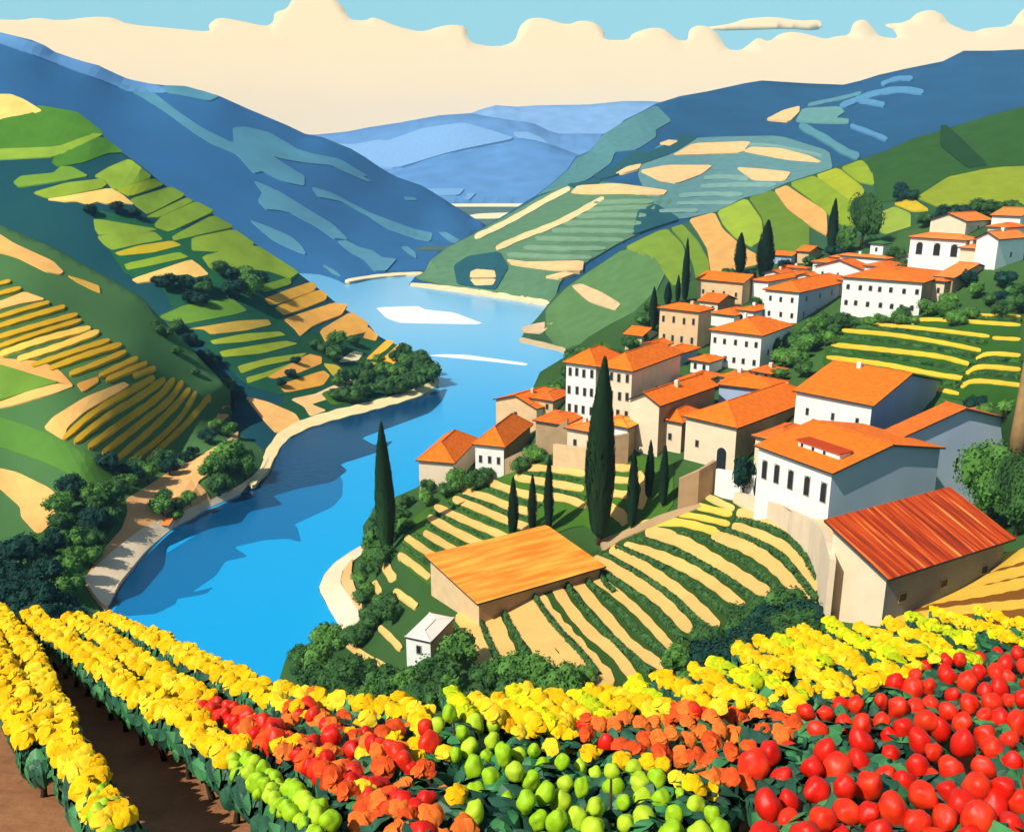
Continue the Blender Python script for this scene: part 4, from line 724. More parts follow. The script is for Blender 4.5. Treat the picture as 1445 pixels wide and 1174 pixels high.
def cyp_mesh(seed, leaves=1500):
    random.seed(seed); m = MB(); N_ = 20; K = 10; wob = [R() * 6 for _ in range(4)]
    prof = lambda t: (.5 + .5 * min(1, t / .35)) * min(1, (t / .04) ** .5 if t > 0 else 0) * max(0, 1 - (max(0, t - .2) / .8) ** 2.0) ** .85
    v = []; f = []
    for i in range(N_ + 1):
        t = i / N_
        for k in range(K):
            an = 2 * math.pi * k / K; r = .5 * prof(t) * (.82 + .22 * noise.noise(Vector((math.cos(an) * 1.4, math.sin(an) * 1.4, t * 9 + seed)))) + .004
            v.append((r * math.cos(an) + .03 * math.sin(t * 5 + wob[0]), r * math.sin(an), t))
    for i in range(N_):
        for k in range(K): a = i * K + k; b = i * K + (k + 1) % K; f.append((a, b, b + K, a + K))
    m.add(v, f)
    for i in range(leaves):
        t = R() ** 1.1; an = 2 * math.pi * R(); r = .5 * prof(t) * (.82 + .26 * R()) + .01
        p = Vector((r * math.cos(an) + .03 * math.sin(t * 5 + wob[0]), r * math.sin(an), t)); s = .05 + .05 * R()
        nn = Vector((math.cos(an), math.sin(an), .2)) + rand_dir() * .5; nn.normalize()
        u = Vector((-math.sin(an), math.cos(an), 0)) * s; w_ = Vector((nn.x * .3, nn.y * .3, 1)).normalized() * s * .35
        m.add([p - u, p - w_ * .3, p + u * .4, p + w_ * 1.4 + Vector((nn.x, nn.y, 0)) * s * .3], [(0, 1, 2, 3)])
    return m
def mesh_of(m, name, mt, smooth=False):
    me = bpy.data.meshes.new(name); me.from_pydata(m.v, [], m.f); me.materials.append(mt)
    if smooth: me.polygons.foreach_set('use_smooth', [True] * len(me.polygons))
    return me
BASE = {}
for key, mt in (('dark', LDARK), ('mid', LMID), ('deep', LBLUE), ('lime', LLIME)):
    BASE[key] = [mesh_of(crown_mesh(11 + i + len(key) * 7, 8 + i % 3, 800), 'crown', mt) for i in range(4)]
BIGC = [mesh_of(crown_mesh(91 + i, 13, 4200, .06), 'crown', mt) for i, mt in enumerate((LMID, LDARK))]
CYP = [mesh_of(cyp_mesh(5 + i), 'crown', LCYP) for i in range(4)]
CYPN = [mesh_of(cyp_mesh(55 + i, 6000), 'crown', leaf_mat('tall_cypress_foliage', (.004, .015, .012), (.028, .08, .018), .4)) for i in range(2)]
tm = MB(); tm.tube([(0, 0, 0), (.02, .01, .35), (0, 0, .7), (.01, .02, 1)], [.09, .07, .055, .03], 7)
for k in range(4): an = k * 1.6; tm.tube([(0, 0, .55 + k * .08), (math.cos(an) * .3, math.sin(an) * .3, .95 + k * .05)], [.035, .012], 5)
TRUNK = mesh_of(tm, 'trunk', BARK, True)
def link(name, me, parent, loc=(0, 0, 0), sc=(1, 1, 1), rz=0):
    o = bpy.data.objects.new(name, me); COL.objects.link(o); o.parent = parent; o.location = loc; o.scale = sc; o.rotation_euler = (0, 0, rz); return o
TREES = []
def tree(hill, x, yb, w_, h, kind='mid', name='tree', where='', adj=None, big=False, d=None):
    """x,yb: foot px; w_,h: crown width and whole height in px"""
    d = d or hill.d(x, yb); p = V3(x, yb, d); s = d / F; Wd = w_ * s; Ht = h * s
    r = empty(name, p, R() * 6.28)
    if name == 'cypress':
        link('trunk', TRUNK, r, (0, 0, -.3), (Wd * 1.1, Wd * 1.1, Ht * .3)); me = (CYPN if big else CYP)[random.randrange(2 if big else 4)]
        link('crown', me, r, (0, 0, Ht * .05), (Wd, Wd, Ht * .97))
    else:
        link('trunk', TRUNK, r, (0, 0, -.4), (Wd * .6, Wd * .6, Ht * .6)); me = BIGC[0 if kind == 'mid' else 1] if big else random.choice(BASE[kind])
        link('crown', me, r, (0, 0, Ht * .52), (Wd * .54, Wd * .54, Ht * .56))
    TREES.append((r, x, yb, name, kind, where)); return r
def scatter(hill, poly, n, w_, kinds, where, gap=.55, name='tree', hr=(.8, 1.1), avoid=None):
    """n trees spread over a px polygon"""
    n = max(3, int(n * .66)); w_ = (w_[0] * 1.12, w_[1] * 1.15); xs = [p[0] for p in poly]; ys = [p[1] for p in poly]; got = []; tries = 0
    while len(got) < n and tries < n * 60:
        tries += 1; x = min(xs) + R() * (max(xs) - min(xs)); y = min(ys) + R() * (max(ys) - min(ys))
        if not inside(x, y, poly): continue
        ww = w_[0] + R() * (w_[1] - w_[0])
        if any(math.hypot(x - a, (y - b) * 1.4) < gap * (ww + c) / 2 for a, b, c in got): continue
        got.append((x, y, ww))
    for x, y, ww in sorted(got, key=lambda t: t[1]): tree(hill, x, y + ww * .3, ww, ww * (hr[0] + R() * (hr[1] - hr[0])), random.choice(kinds), name, where)
random.seed(3)
# woods on the left hill
scatter(LH, [(560, 555), (600, 545), (614, 530), (600, 505), (575, 492), (520, 512), (470, 545), (470, 572), (520, 562)], 42, (16, 28), ['dark', 'mid', 'dark'], 'river headland wood')
scatter(LH, [(285, 385), (340, 380), (380, 385), (372, 420), (300, 432), (262, 420)], 14, (20, 32), ['dark', 'deep', 'mid'], 'left terraces upper wood')
scatter(LH, [(238, 452), (300, 500), (345, 540), (350, 562), (320, 560), (280, 500)], 12, (16, 26), ['deep', 'dark'], 'valley fold of the left hill')
scatter(LH, [(400, 480), (450, 486), (505, 480), (520, 495), (470, 505), (420, 482)], 12, (14, 24), ['deep', 'dark', 'mid'], 'left terraces middle wood')
scatter(LH, [(430, 500), (460, 500), (420, 570), (360, 555), (380, 540)], 6, (12, 20), ['deep'], 'left terraces lower wood')
scatter(LH, [(200, 396), (290, 395), (300, 404), (220, 412)], 8, (14, 22), ['deep'], 'foot of the small tan field')
scatter(LH, [(125, 292), (190, 296), (205, 305), (130, 302)], 6, (12, 18), ['deep'], 'foot of the upper tan field')
# near left hill
scatter(NH, [(282, 700), (300, 655), (320, 645), (350, 630), (372, 645), (360, 668), (330, 690)], 12, (24, 40), ['dark', 'mid'], 'wood beside the left river road')
scatter(NH, [(207, 745), (215, 715), (240, 700), (278, 705), (278, 715), (235, 742)], 9, (18, 30), ['dark', 'mid'], 'grove behind the boathouse')
scatter(NH, [(150, 655), (210, 655), (270, 640), (310, 600), (330, 600), (300, 630), (230, 668), (175, 700)], 22, (18, 32), ['dark', 'mid', 'deep'], 'wood under the yellow rows')
scatter(NH, [(100, 690), (170, 700), (175, 730), (140, 780), (118, 815), (130, 850), (90, 830), (60, 770)], 26, (24, 42), ['dark', 'mid', 'deep'], 'wood above the left sand path')
scatter(NH, [(-20, 770), (30, 770), (80, 830), (130, 870), (120, 900), (-20, 900)], 20, (34, 60), ['deep'], 'dark wood at the left edge')
scatter(NH, [(200, 440), (240, 470), (280, 510), (310, 545), (330, 580), (318, 575), (270, 520), (225, 470)], 8, (10, 18), ['dark'], 'crest of the near left hill')
# promontory
scatter(VH, [(410, 950), (420, 925), (470, 900), (500, 890), (530, 960), (600, 975), (590, 1000), (450, 990)], 26, (26, 48), ['dark', 'mid', 'dark'], 'wood at the tip of the promontory')
scatter(VH, [(500, 860), (512, 800), (520, 760), (535, 725), (590, 700), (590, 730), (555, 770), (540, 800), (530, 830), (560, 870), (520, 890)], 30, (20, 38), ['dark', 'mid'], 'wood on the river slope of the promontory')
scatter(VH, [(590, 715), (600, 690), (660, 672), (700, 660), (770, 640), (775, 655), (700, 672), (640, 695)], 18, (20, 34), ['dark', 'mid'], 'bushes under the riverside houses')
scatter(VH, [(600, 970), (650, 925), (700, 945), (760, 955), (830, 960), (840, 1000), (600, 1000)], 20, (34, 56), ['dark', 'mid'], 'wood below the round terrace')
scatter(VH, [(960, 950), (1000, 900), (1050, 880), (1150, 870), (1165, 900), (1120, 940), (1000, 985)], 18, (36, 60), ['dark', 'deep'], 'dark wood right of the round terrace')
scatter(VH, [(985, 925), (1040, 875), (1100, 852), (1155, 858), (1160, 905), (1080, 925), (1000, 960)], 30, (36, 54), ['dark', 'dark', 'deep'], 'dense grove below the garden wall', gap=.45)
scatter(VH, [(930, 965), (960, 915), (990, 900), (1000, 930), (975, 975)], 6, (28, 40), ['mid'], 'green bushes at the foot of the round terrace')
scatter(VH, [(770, 545), (800, 515), (840, 490), (880, 460), (925, 430), (930, 470), (880, 500), (790, 560)], 20, (18, 30), ['dark', 'mid'], 'wooded slope left of the village')
scatter(VH, [(1080, 520), (1090, 490), (1130, 470), (1165, 475), (1160, 520), (1120, 535), (1080, 535)], 13, (22, 38), ['dark', 'mid'], 'grove in the village centre')
scatter(VH, [(1128, 468), (1190, 448), (1196, 458), (1165, 486), (1130, 480)], 12, (18, 28), ['dark', 'mid'], 'bushes under the blue sided house')
scatter(VH, [(1060, 432), (1078, 428), (1080, 466), (1112, 470), (1095, 480)], 5, (14, 22), ['dark'], 'trees between the upper houses')
scatter(VH, [(1200, 452), (1290, 448), (1290, 455), (1205, 462)], 8, (12, 20), ['dark', 'mid'], 'bushes below the long white house')
scatter(VH, [(1250, 440), (1300, 442), (1345, 425), (1420, 420), (1440, 430), (1440, 448), (1260, 460)], 16, (18, 30), ['dark', 'mid'], 'shrubs along the striped terrace')
scatter(VH, [(1340, 450), (1340, 400), (1400, 392), (1440, 400), (1440, 440)], 10, (20, 32), ['dark', 'mid', 'deep'], 'shrubs right of the low brown shed')
scatter(VH, [(1010, 395), (1060, 385), (1130, 375), (1200, 350), (1160, 362), (1050, 392)], 12, (16, 28), ['dark', 'deep'], 'trees behind the upper village')
scatter(VH, [(1250, 378), (1275, 350), (1285, 372), (1270, 398)], 6, (20, 30), ['dark'], 'wooded gap in the upper village')
scatter(VH, [(1290, 318), (1330, 302), (1370, 296), (1440, 295), (1440, 300), (1380, 300)], 12, (18, 28), ['deep', 'dark'], 'trees on the village skyline')
scatter(VH, [(1345, 575), (1370, 570), (1430, 575), (1430, 588), (1360, 590)], 6, (20, 30), ['deep', 'mid'], 'shrubs at the lower edge of the striped terrace')
scatter(RH, [(1262, 268), (1275, 262), (1310, 268), (1305, 280), (1265, 282)], 5, (16, 24), ['deep'], 'hilltop field copse')
scatter(VH, [(1375, 720), (1390, 716), (1420, 742), (1428, 752), (1400, 742)], 5, (16, 26), ['dark'], 'bushes behind the streaked barn roof')
tree(VH, 1215, 352, 44, 84, 'deep', 'tree', 'single', big=True)['label'] = 'tall dark pointed tree standing over the upper village'
tree(VH, 1192, 358, 30, 40, 'mid', 'tree', 'single')['label'] = 'rounder green tree left of the tall pointed one over the village'
tree(VH, 1395, 745, 105, 130, 'mid', 'tree', 'single', big=True, d=96)['label'] = 'large light green tree at the right edge beside the blue gable'
tree(VH, 1432, 770, 80, 150, 'dark', 'tree', 'single', big=True, d=88)['label'] = 'large dark tree cut by the right edge above the streaked barn'
tree(VH, 1049, 700, 34, 62, 'deep', 'tree', 'single', d=118)['label'] = 'dark oval tree between the arched doorway and the white arcade'
CY_ = [(546, 788, 598, 27, 1, 'tall lone cypress against the river'), (845, 768, 512, 40, 1, 'tallest and widest cypress, in front of the white village blocks'), (724, 762, 672, 16, 0, 'slim cypress, left of the three on the striped terrace'), (751, 753, 668, 14, 0, 'slim cypress, middle of the three on the striped terrace'), (774, 750, 644, 15, 0, 'slim cypress, right and tallest of the three on the striped terrace'),
       (891, 748, 634, 18, 0, 'cypress, left of the three beside the tall cream house'), (915, 705, 621, 14, 0, 'cypress, middle of the three beside the tall cream house'), (935, 716, 627, 15, 0, 'cypress, right of the three beside the tall cream house'), (1068, 705, 664, 13, 0, 'short cypress against the white arcade wall'),
       (1172, 362, 286, 16, 0, 'sharp tall cypress above the upper roofs'), (1078, 398, 316, 26, 0, 'broad cypress behind the upper left roofs'), (1043, 388, 332, 18, 0, 'cypress left of the broad one behind the upper roofs'), (966, 428, 342, 12, 0, 'thin tall cypress, rightmost of four at the left village edge'), (956, 428, 390, 8, 0, 'thinnest short cypress at the left village edge'), (942, 432, 399, 12, 0, 'short dark cypress above the ochre two storey house'), (921, 468, 408, 13, 0, 'cypress left of the ochre two storey house')]
for x, yb, yt_, w_, bg_, lb in CY_:
    tree(VH, x, yb, w_, yb - yt_, 'dark', 'cypress', 'single', big=bool(bg_))['label'] = lb
grp = {}
for t in TREES:
    r, x, y, nm, kd, wh = t; r['category'] = nm
    if wh != 'single': grp.setdefault((wh, kd), []).append(t)
    elif nm == 'cypress': r['group'] = 'cypresses among the houses and terraces'
KN = {'dark': 'dark green', 'mid': 'mid green', 'deep': 'blackish green', 'lime': 'lime green'}
for (wh, kd), L in grp.items():
    for i, t in enumerate(sorted(L, key=lambda t: t[1])):
        t[0]['label'] = f'{KN[kd]} tree, {nth(i + 1)} such from left, {wh}'; t[0]['group'] = 'trees of the ' + wh
# vine hedges between the soil stripes of the terraces
def hedge(hill, line, wpx, mt, name, hgt=.8, dens=26):
    c = densify(smooth_poly(line, closed=False, it=2), 3, closed=False); W3 = [Vector(q) for q in hill.pts(c)]
    s = hill.d(*c[len(c) // 2]) / F; half = wpx * s * .5; o0 = W3[0].copy(); m = MB(); K = 6; n = len(W3)
    for i, p in enumerate(W3):
        t = (W3[min(n - 1, i + 1)] - W3[max(0, i - 1)]); t.z = 0; t = t.normalized() if t.length > 1e-6 else Vector((1, 0, 0)); u = Vector((-t.y, t.x, 0)); tp = min(1, .3 + min(i, n - 1 - i) / 3)
        for k in range(K):
            an = math.pi * k / (K - 1); r = tp * (.85 + .35 * noise.noise(p * .9 + Vector((k * 1.3, 0, 0))))
            m.v.append(tuple(p - o0 + u * math.cos(an) * half * r + Vector((0, 0, math.sin(an) * hgt * r + (0 if 0 < k < K - 1 else -.3)))))
    for i in range(n - 1):
        for k in range(K - 1): m.f.append((i * K + k, i * K + k + 1, (i + 1) * K + k + 1, (i + 1) * K + k))
    L = sum((W3[i + 1] - W3[i]).length for i in range(n - 1))
    for _ in range(int(L * dens)):
        i = random.randrange(n - 1); p = W3[i].lerp(W3[i + 1], R()) - o0; t = (W3[i + 1] - W3[i]); t.z = 0; t = t.normalized() if t.length > 1e-6 else Vector((1, 0, 0)); u = Vector((-t.y, t.x, 0)); an = math.pi * R()
        leaf(m, p + u * math.cos(an) * half * 1.0 + Vector((0, 0, math.sin(an) * hgt * 1.0)), (u * math.cos(an) + Vector((0, 0, math.sin(an))) + rand_dir() * .5).normalized(), .16 + .22 * R())
    return obj(name, m.v, m.f, mt, loc=o0)
def between(a, b):
    n = 6
    def at(l, t):
        l = [tuple(p[:2]) for p in l]; S = [0]
        for i in range(len(l) - 1): S.append(S[-1] + math.hypot(l[i + 1][0] - l[i][0], l[i + 1][1] - l[i][1]))
        q = t * S[-1]; i = max(k for k in range(len(S)) if S[k] <= q + 1e-9); i = min(i, len(l) - 2); u = (q - S[i]) / (S[i + 1] - S[i]); return (l[i][0] + (l[i + 1][0] - l[i][0]) * u, l[i][1] + (l[i + 1][1] - l[i][1]) * u)
    return [tuple((np.array(at(a, k / n)) + np.array(at(b, k / n))) / 2) for k in range(n + 1)]
random.seed(12)
LVINE = leaf_mat('vine_foliage', (.025, .075, .022), (.055, .14, .035), 1.2)
HN = 0
def hedges(idx, wh, w_, mt=LVINE, rows=VROWS, hgt=.8):
    L = [rows[i][0] for i in idx]
    for i in range(len(L) - 1):
        o = hedge(VH, between(L[i], L[i + 1]), w_, mt, 'vine_hedge', hgt); tag(o, f'dark green vine row, {nth(i + 1)} from the {wh}', 'vine row', 'vine rows on the terraces')
YL = YROWS
for a_, b_, n_ in ((0, 1, 'first'), (2, 4, 'second'), (4, 5, 'third'), (5, 6, 'fourth'), (6, 7, 'fifth'), (8, 9, 'sixth'), (9, 10, 'seventh')):
    o = hedge(VH, between(YL[a_][0], YL[b_][0]), 8, LDARK, 'vine_hedge', .7); tag(o, f'dark vine row between yellow strips, {n_} from the top of the upper terrace', 'vine row', 'vine rows on the terraces')
hedges([0, 1, 2, 3, 4, 5, 6, 7], 'top of the upper river terrace', 5, hgt=.6)
hedges([8, 9, 10], 'top of the small terrace beside the big cypress', 5, hgt=.5)
hedges([34, 35, 36, 37, 21, 22, 23, 24], 'left end of the round terrace', 8, hgt=.75)
hedges([24, 25, 26, 27, 28, 29, 30], 'middle of the round terrace going right', 8, hgt=.75)
# ================================================================== FOREGROUND VINEYARD
random.seed(21)
def blob_mat(name, c1, c2, rough=.75, scale=1.3): return mat(c1, .05, scale, rough, .01, {.45: .3, .5: .2}.get(rough, .08), name, rgb2=c2)
BM_ = {'ylime': [blob_mat('lime_yellow_leaf', (.55, .56, .006), (.72, .62, .01)), blob_mat('fresh_leaf', (.34, .48, .008), (.55, .58, .01))], 'yellow': [blob_mat('yellow_leaf', (.80, .46, .004), (.85, .53, .008)), blob_mat('pale_yellow_leaf', (.84, .54, .008), (.85, .60, .04)), blob_mat('golden_leaf', (.80, .38, .004), (.84, .48, .006))],
       'orange': [blob_mat('orange_leaf', (.72, .11, .018), (.80, .22, .035)), blob_mat('red_orange_leaf', (.62, .045, .012), (.75, .12, .02))],
       'red': [blob_mat('red_bloom', (.60, .008, .003), (.66, .016, .004), .45), blob_mat('scarlet_bloom', (.66, .010, .004), (.72, .045, .008), .45)],
       'lime': [blob_mat('lime_grape', (.24, .46, .008), (.36, .58, .015), .5), blob_mat('pale_lime_grape', (.34, .52, .02), (.48, .64, .03), .5)]}
def blob_mesh(seed, long=1.0):
    random.seed(seed); vs, fs = ico(3); sx, sy, sz = .88 + R() * .22, .85 + R() * .2, 1.05 + R() * .35
    v = []
    for q in vs:
        k = .5 * (1 + .26 * noise.noise(q * 1.15 + Vector((seed * 3.1, 0, 0))) + .05 * noise.noise(q * 3.5 + Vector((seed, 2, 0))))
        v.append((q.x * k * sx * long, q.y * k * sy, q.z * k * sz * (1 if long == 1 else .8)))
    m = MB(); m.v = v; m.f = fs; return m
PART = {'ylime': 'leaf_cluster', 'yellow': 'leaf_cluster', 'orange': 'leaf_cluster', 'red': 'bloom', 'lime': 'grape'}
def leafy_mesh(seed, n=14, long=1.0):
    """a clump of broad rounded, slightly cupped vine leaves, one unit across"""
    random.seed(seed); m = MB()
    for i in range(n):
        dv = rand_dir(); dv.z = abs(dv.z) * .9 - .1; p = Vector((dv.x * .32 * long, dv.y * .32, dv.z * .34)); r = .22 + R() * .12
        nn = (dv * .7 + Vector((0, -.35, .55)) + rand_dir() * .45).normalized(); u = nn.orthogonal().normalized(); u = Matrix.Rotation(R() * 6.28, 3, nn) @ u; w_ = nn.cross(u)
        k = 10; ring = []
        for j in range(k):
            a = 2 * math.pi * j / k; rr = r * (1 + .12 * math.cos(3 * a + i) + (R() - .5) * .08) * (1.25 if (long > 1) else 1); ring.append(p + (u * math.cos(a) * (1.1 if long == 1 else 1.7) + w_ * math.sin(a)) * rr - nn * r * .22)
        mid = [p + (q - p) * .55 + nn * r * .12 for q in ring]
        m.add([p + nn * r * .16] + mid + ring, [(0, j + 1, (j + 1) % k + 1) for j in range(k)] + [(j + 1, j + 1 + k, (j + 1) % k + 1 + k, (j + 1) % k + 1) for j in range(k)])
    return m
BLOB = {}
for ck, ms in BM_.items():
    for j, mm in enumerate(ms):
        if ck in ('yellow', 'orange', 'ylime'):
            for k in range(4): BLOB.setdefault((ck, 0), []).append(mesh_of(leafy_mesh(k * 3 + j * 17 + len(ck)), PART[ck], mm, True))
            for k in range(3): BLOB.setdefault((ck, 1), []).append(mesh_of(blob_mesh(k * 5 + j * 11 + 3, 3.0), PART[ck], mm, True))
            continue
        for k in range(4): BLOB.setdefault((ck, 0), []).append(mesh_of(blob_mesh(k * 3 + j * 17 + len(ck)), PART[ck], mm, True))
        for k in range(3): BLOB.setdefault((ck, 1), []).append(mesh_of(blob_mesh(k * 5 + j * 11 + 3, 2.6), PART[ck], mm, True))
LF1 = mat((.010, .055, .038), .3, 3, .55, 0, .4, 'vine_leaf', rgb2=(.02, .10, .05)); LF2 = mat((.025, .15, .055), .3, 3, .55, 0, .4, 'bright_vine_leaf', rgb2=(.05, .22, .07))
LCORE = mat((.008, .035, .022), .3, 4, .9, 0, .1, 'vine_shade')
def vine_foliage(seed, n=84):
    """about 1 m across: dark heart of the vine plus broad heart shaped leaves, some bright"""
    random.seed(seed); m = MB(); mi = []
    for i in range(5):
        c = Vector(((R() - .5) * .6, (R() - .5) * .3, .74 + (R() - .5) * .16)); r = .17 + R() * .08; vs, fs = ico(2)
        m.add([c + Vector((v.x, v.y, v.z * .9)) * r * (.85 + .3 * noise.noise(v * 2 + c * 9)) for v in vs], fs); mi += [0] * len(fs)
    for i in range(n):
        dv = rand_dir(); p = Vector((dv.x * .52, dv.y * .36, .74 + dv.z * .25)); s = .08 + R() * .09
        nn = (dv + rand_dir() * .5 + Vector((0, -.3, .3))).normalized(); u = nn.orthogonal().normalized(); u = Matrix.Rotation(R() * 6.28, 3, nn) @ u; w_ = nn.cross(u)
        sh = [(0, -.9), (.55, -.75), (.95, -.1), (.75, .5), (0, 1.15), (-.75, .5), (-.95, -.1), (-.55, -.75)]
        m.add([p + nn * s * .25] + [p + u * a * s + w_ * b * s - nn * s * .2 * abs(a) for a, b in sh], [(0, k + 1, (k + 1) % 8 + 1) for k in range(8)]); mi += [1 if R() < .72 else 2] * 8
    me = bpy.data.meshes.new('foliage'); me.from_pydata(m.v, [], m.f)
    for q in (LCORE, LF1, LF2): me.materials.append(q)
    me.polygons.foreach_set('material_index', mi); return me
VF_ = [vine_foliage(300 + i) for i in range(5)]
def vine_trunk(seed):
    random.seed(seed); m = MB(); b = [(R() - .5) * .12 for _ in range(6)]
    m.tube([(0, 0, -.12), (0, 0, 0), (b[0], b[1], .25), (b[2], b[3], .45), (b[4], b[5], .62)], [.075, .045, .03, .034, .022], 7)
    for k in range(3):
        an = R() * 6.28; m.tube([(b[2], b[3], .42), (b[2] + math.cos(an) * .2, b[3] + math.sin(an) * .2, .62 + R() * .1)], [.02, .009], 5)
    return mesh_of(m, 'trunk', mat((.045, .032, .022), .3, 5, .95, .02, .1, 'vine_bark'), True)
VT = [vine_trunk(400 + i) for i in range(4)]
REG = [('ymix', [(40, 1080), (200, 1080), (220, 1200), (40, 1200)]), ('lime', [(325, 1060), (360, 1040), (400, 1070), (480, 1140), (500, 1260), (310, 1260), (345, 1110)]), ('lime', [(612, 985), (650, 990), (680, 1010), (720, 1035), (800, 1062), (900, 1085), (1020, 1135), (1015, 1260), (690, 1260), (640, 1070), (618, 1040)]),
       ('mix', [(282, 985), (330, 985), (375, 1003), (440, 985), (520, 1010), (590, 1030), (622, 1025), (628, 1090), (700, 1260), (520, 1260), (500, 1130), (430, 1085), (350, 1040), (300, 1012)]),
       ('orange', [(800, 1022), (850, 1010), (920, 1005), (1060, 1000), (1140, 1000), (1110, 1040), (1060, 1110), (1040, 1120), (1000, 1100), (920, 1075), (810, 1052)]),
       ('red', [(1065, 1060), (1110, 1030), (1140, 990), (1200, 980), (1260, 962), (1340, 925), (1380, 930), (1460, 905), (1640, 895), (1640, 1260), (1035, 1260)])]
GAPS = [[(598, 1075), (640, 1065), (655, 1100), (640, 1120), (600, 1110)], [(700, 1115), (745, 1165), (735, 1260), (690, 1260), (672, 1130)], [(1000, 1100), (1045, 1110), (1062, 1130), (1050, 1260), (1018, 1260), (1018, 1130)], [(430, 1090), (500, 1125), (520, 1260), (490, 1260), (455, 1130)]]
def colour_at(x, y):
    for k, p in REG:
        if inside(x, y, p):
            if k == 'mix': return random.choices(['red', 'orange', 'yellow'], [.52, .38, .10])[0]
            if k == 'ymix': return random.choices(['yellow', 'lime'], [.72, .28])[0]
            if k == 'orange': return random.choices(['orange', 'red'], [.8, .2])[0]
            return k
    return 'yellow'
def canopy(x, y, h): return V3(x, y, (CH - h) / (drop(y) - SLOPE * (CT - (y - CY) / F * ST)))
PLANTS = []
class Plant:
    def __init__(s, row, c): s.row = row; s.b = []; s.c = Vector((c[0], c[1], 0))
def add_row(name, line, wm, size=.25, step=.12, foot=True, long=0, plen=.95, rng=None):
    """a row: centre line of its canopy in px, wm: half width in metres"""
    c = densify(smooth_poly(line, closed=False, it=2), 4, closed=False); pos = [canopy(x, y, 1.0) for x, y in c]; acc = 0; nxt = 0; pl = None; start = 0
    for i in range(len(c) - 1):
        seg = (pos[i + 1] - pos[i]).length; t = (pos[i + 1] - pos[i]).normalized(); u = Vector((-t.y, t.x, 0))
        while nxt <= acc + seg:
            f_ = (nxt - acc) / seg; p = pos[i].lerp(pos[i + 1], f_)
            if pl is None or nxt - start > plen: pl = Plant(name, p + t * plen * .4); PLANTS.append(pl); start = nxt
            for off in ([-.55, .55] if wm > .12 else [0]):
                q = p + u * (off + (R() - .5) * .5) * wm + t * (R() - .5) * .08 + Vector((0, 0, (R() - .5) * .16 - (.06 if wm > .12 else 0))); x = c[i][0]; y = c[i][1]
                cc = rng or colour_at(x, y); pl.b.append((q, size * {'red': .72, 'lime': .66}.get(cc, 1) * (.8 + R() * .4), cc, long if cc in ('yellow', 'ylime', 'orange') else 0, math.atan2(t.y, t.x)))
            nxt += step * (2.2 if long else 1)
        acc += seg
ROWS = [('row beyond the left edge', [(-300, 905), (-300, 950), (-300, 1010), (-300, 1080)], .10), ('row cut by the left edge', [(-25, 880), (-8, 925), (12, 965), (32, 1000), (50, 1035)], .22), ('second row from the left', [(-6, 856), (22, 892), (48, 930), (66, 970), (82, 1010), (92, 1050), (120, 1085), (145, 1125), (160, 1160)], .13),
        ('third row from the left', [(38, 860), (66, 883), (104, 907), (142, 936), (180, 964), (220, 986), (262, 1008), (298, 1035), (330, 1062), (370, 1092), (410, 1125), (455, 1162)], .15),
        ('fourth row from the left', [(96, 868), (138, 888), (170, 915), (210, 938), (250, 962), (300, 992), (350, 1018), (410, 1050), (470, 1082), (530, 1115), (590, 1150)], .14),
        ('fifth row from the left', [(150, 872), (190, 890), (230, 910), (280, 938), (330, 965), (385, 992), (440, 1012), (500, 1040), (560, 1070), (600, 1090)], .10),
        ('row along the river side of the vineyard', [(140, 870), (200, 888), (260, 918), (320, 945), (380, 973), (450, 988), (520, 998), (600, 1012)], .08)]
for nm, ln, wm in ROWS: add_row(nm, ln, wm)
STREAKS = [[(560, 985), (585, 1005), (600, 1030)], [(640, 986), (665, 1012)], [(672, 990), (700, 1015)], [(700, 986), (735, 1010), (760, 1025)], [(722, 980), (750, 1005), (775, 1022)], [(742, 980), (770, 1002), (800, 1024)], [(775, 982), (800, 1000), (830, 1022)], [(808, 981), (830, 997), (855, 1015)], [(830, 978), (860, 992), (885, 1002)], [(858, 976), (890, 988), (925, 1000)], [(890, 965), (920, 985), (950, 995)], [(928, 952), (960, 970), (995, 990)],
           [(980, 944), (1005, 960), (1030, 975)], [(1005, 934), (1035, 950), (1070, 965)], [(1040, 914), (1070, 932), (1110, 948)], [(1072, 908), (1110, 926), (1150, 942)], [(1095, 902), (1130, 920), (1170, 938)], [(1115, 896), (1150, 915), (1195, 935)], [(1134, 890), (1170, 910), (1215, 935)], [(1172, 880), (1210, 905), (1270, 930)], [(1210, 885), (1250, 905), (1300, 925)], [(1250, 878), (1290, 895), (1340, 915)], [(1285, 868), (1320, 885), (1370, 905)], [(1320, 864), (1370, 880), (1430, 900)], [(1380, 862), (1420, 875), (1470, 890)],
           [(1060, 950), (1090, 965), (1130, 980)], [(1130, 945), (1160, 955), (1200, 965)], [(1200, 938), (1240, 945), (1290, 955)], [(1290, 918), (1330, 925), (1380, 930)], [(1000, 975), (1040, 985), (1080, 995)], [(900, 996), (950, 1005), (1000, 1008)], [(1400, 892), (1440, 900), (1480, 905)]]
for i, ln in enumerate(STREAKS): add_row('far yellow rows', ln, .05, size=.25, long=0, plen=1.6, step=.085, rng=('ylime' if i % 3 == 1 else None))
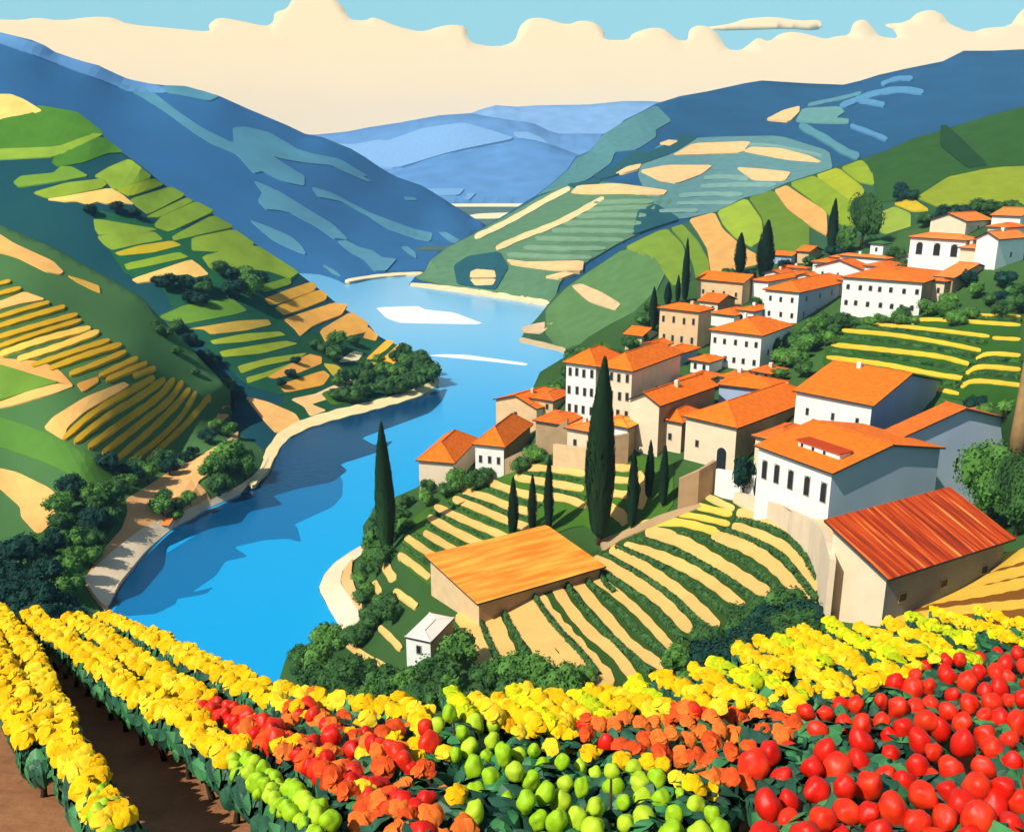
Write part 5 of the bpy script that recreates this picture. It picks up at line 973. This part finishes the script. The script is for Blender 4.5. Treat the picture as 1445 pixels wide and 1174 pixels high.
# the thick masses of fruit and leaves nearest the camera
MASS = [(470, 1000), (560, 1000), (620, 1000), (640, 1000), (720, 1020), (820, 1020), (900, 1000), (1000, 985), (1100, 975), (1180, 965), (1260, 950), (1340, 922), (1475, 895), (1620, 890), (1620, 1215), (480, 1215), (470, 1100), (400, 1060), (380, 1030), (420, 1000)]
sd = []; pts_ = []
tries = 0
while tries < 30000:
    tries += 1; x = 380 + R() * 1240; y = 900 + R() * 310
    if not inside(x, y, MASS) or any(inside(x, y, g) for g in GAPS): continue
    ck = colour_at(x, y); h = .95 + (R() - .5) * .25
    if ck == 'yellow' and y < 930: continue
    q = canopy(x, y, h); dd = (q - Vector((0, 0, HC))).length; px = .22 * F / dd
    g = {'yellow': .66, 'orange': .74, 'red': 1.06, 'lime': .82}[ck]
    if any((x - a) ** 2 + (y - b) ** 2 < (px * g) ** 2 for a, b in pts_): continue
    pts_.append((x, y)); sd.append((q, {'red': .245, 'lime': .19, 'orange': .24, 'yellow': .24}[ck] * (.8 + R() * .4), ck, x, y))
seeds = []
for q, s_, ck, x, y in sd:
    if all((q.xy - z[0].xy).length > .75 or z[1] != ck for z in seeds): seeds.append((q, ck, Plant('near masses', q)))
for q, s_, ck, x, y in sd:
    z = min((z for z in seeds if z[1] == ck), key=lambda z: (q.xy - z[0].xy).length); z[2].b.append((q, s_, ck, 0, R() * 6))
for z in seeds:
    if z[2].b:
        n_ = len(z[2].b); z[2].c = sum((b[0] for b in z[2].b), Vector()) / n_; PLANTS.append(z[2])
CW = {'ylime': 'yellow green', 'yellow': 'yellow', 'orange': 'orange', 'red': 'red bloomed', 'lime': 'lime green'}
byrow = {}
for pl in PLANTS:
    if not pl.b: continue
    c = sum((b[0] for b in pl.b), Vector()) / len(pl.b); cols = [b[2] for b in pl.b]; ck = max(set(cols), key=cols.count)
    g = Vector((c.x, c.y, gz(c.y))); rz = pl.b[0][4] if pl.row != 'near masses' else R() * 6
    root = empty('grapevine', g, 0); hh = max(.75, c.z - g.z)
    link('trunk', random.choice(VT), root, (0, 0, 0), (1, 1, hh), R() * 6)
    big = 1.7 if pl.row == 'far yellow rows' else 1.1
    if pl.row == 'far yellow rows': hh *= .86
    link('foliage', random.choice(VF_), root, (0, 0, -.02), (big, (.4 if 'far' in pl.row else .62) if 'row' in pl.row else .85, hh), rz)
    for p, s_, ck_, lg, an in pl.b[:96]:
        o = link(PART[ck_], random.choice(BLOB[(ck_, lg)]), root, p - g, (s_, s_, s_), an if lg else R() * 6)
        if ck_ in ('yellow', 'orange', 'ylime'): o.rotation_euler = ((R() - .5) * .5, (R() - .5) * .5, (R() - .5) * 1.2)
        elif not lg: o.rotation_euler = ((R() - .5) * .8, (R() - .5) * .8, R() * 6)
    byrow.setdefault((pl.row, ck), []).append((c.x / max(c.y, .1), root))
for (row, ck), L in byrow.items():
    L.sort(key=lambda t: t[0])
    for i, (_, r) in enumerate(L):
        w_ = {'far yellow rows': 'from the left, short yellow streaks below the village', 'near masses': 'of its colour from the left, dense front planting'}.get(row, 'from its far end, ' + row)
        if row == 'row along the river side of the vineyard': w_ = 'from the far end, row on the river side'
        tag(r, f'{CW[ck]} vine, {nth(i + 1)} {w_}', 'grapevine', 'grapevines of the foreground vineyard')
# stakes, pillar tree at the right edge
for x, y0, y1, lb in [(640, 1165, 1020, 'thin dark vineyard stake left of the lime green grapes'), (862, 1200, 1105, 'thin dark vineyard stake among the lime green grapes')]:
    p = canopy(x, y1, 1.15); g = Vector((p.x, p.y, gz(p.y))); m = MB(); m.tube([(0, 0, -.1), (.01, 0, .6), (.0, 0, 1.2)], [.022, .02, .012], 7)
    tag(m.build('stake', BARK, loc=g), lb, 'stake')
d_ = 92; p0 = V3(1443, 590, d_); m = MB(); hh = 250 * d_ / F
m.tube([(0, 0, -4), (0, 0, 0), (-.1, 0, hh * .35), (.1, 0, hh * .7), (0, 0, hh)], [.95, .8, .62, .7, .5], 10)
rt = empty('plane_tree', p0); tag(rt, 'brown bare trunk with rusty orange leaves cut by the right picture edge', 'tree')
m.build('trunk', mat((.36, .21, .09), .15, 1, .9, .05, .1, 'tan_bark'), rt, True)
link('crown', mesh_of(crown_mesh(77, 6, 500), 'crown', mat((.55, .16, .03), .3, 1, .8, 0, .1, 'rusty_leaves')), rt, (0.3, 0, hh + .8), (1.8, 1.8, 2.2))
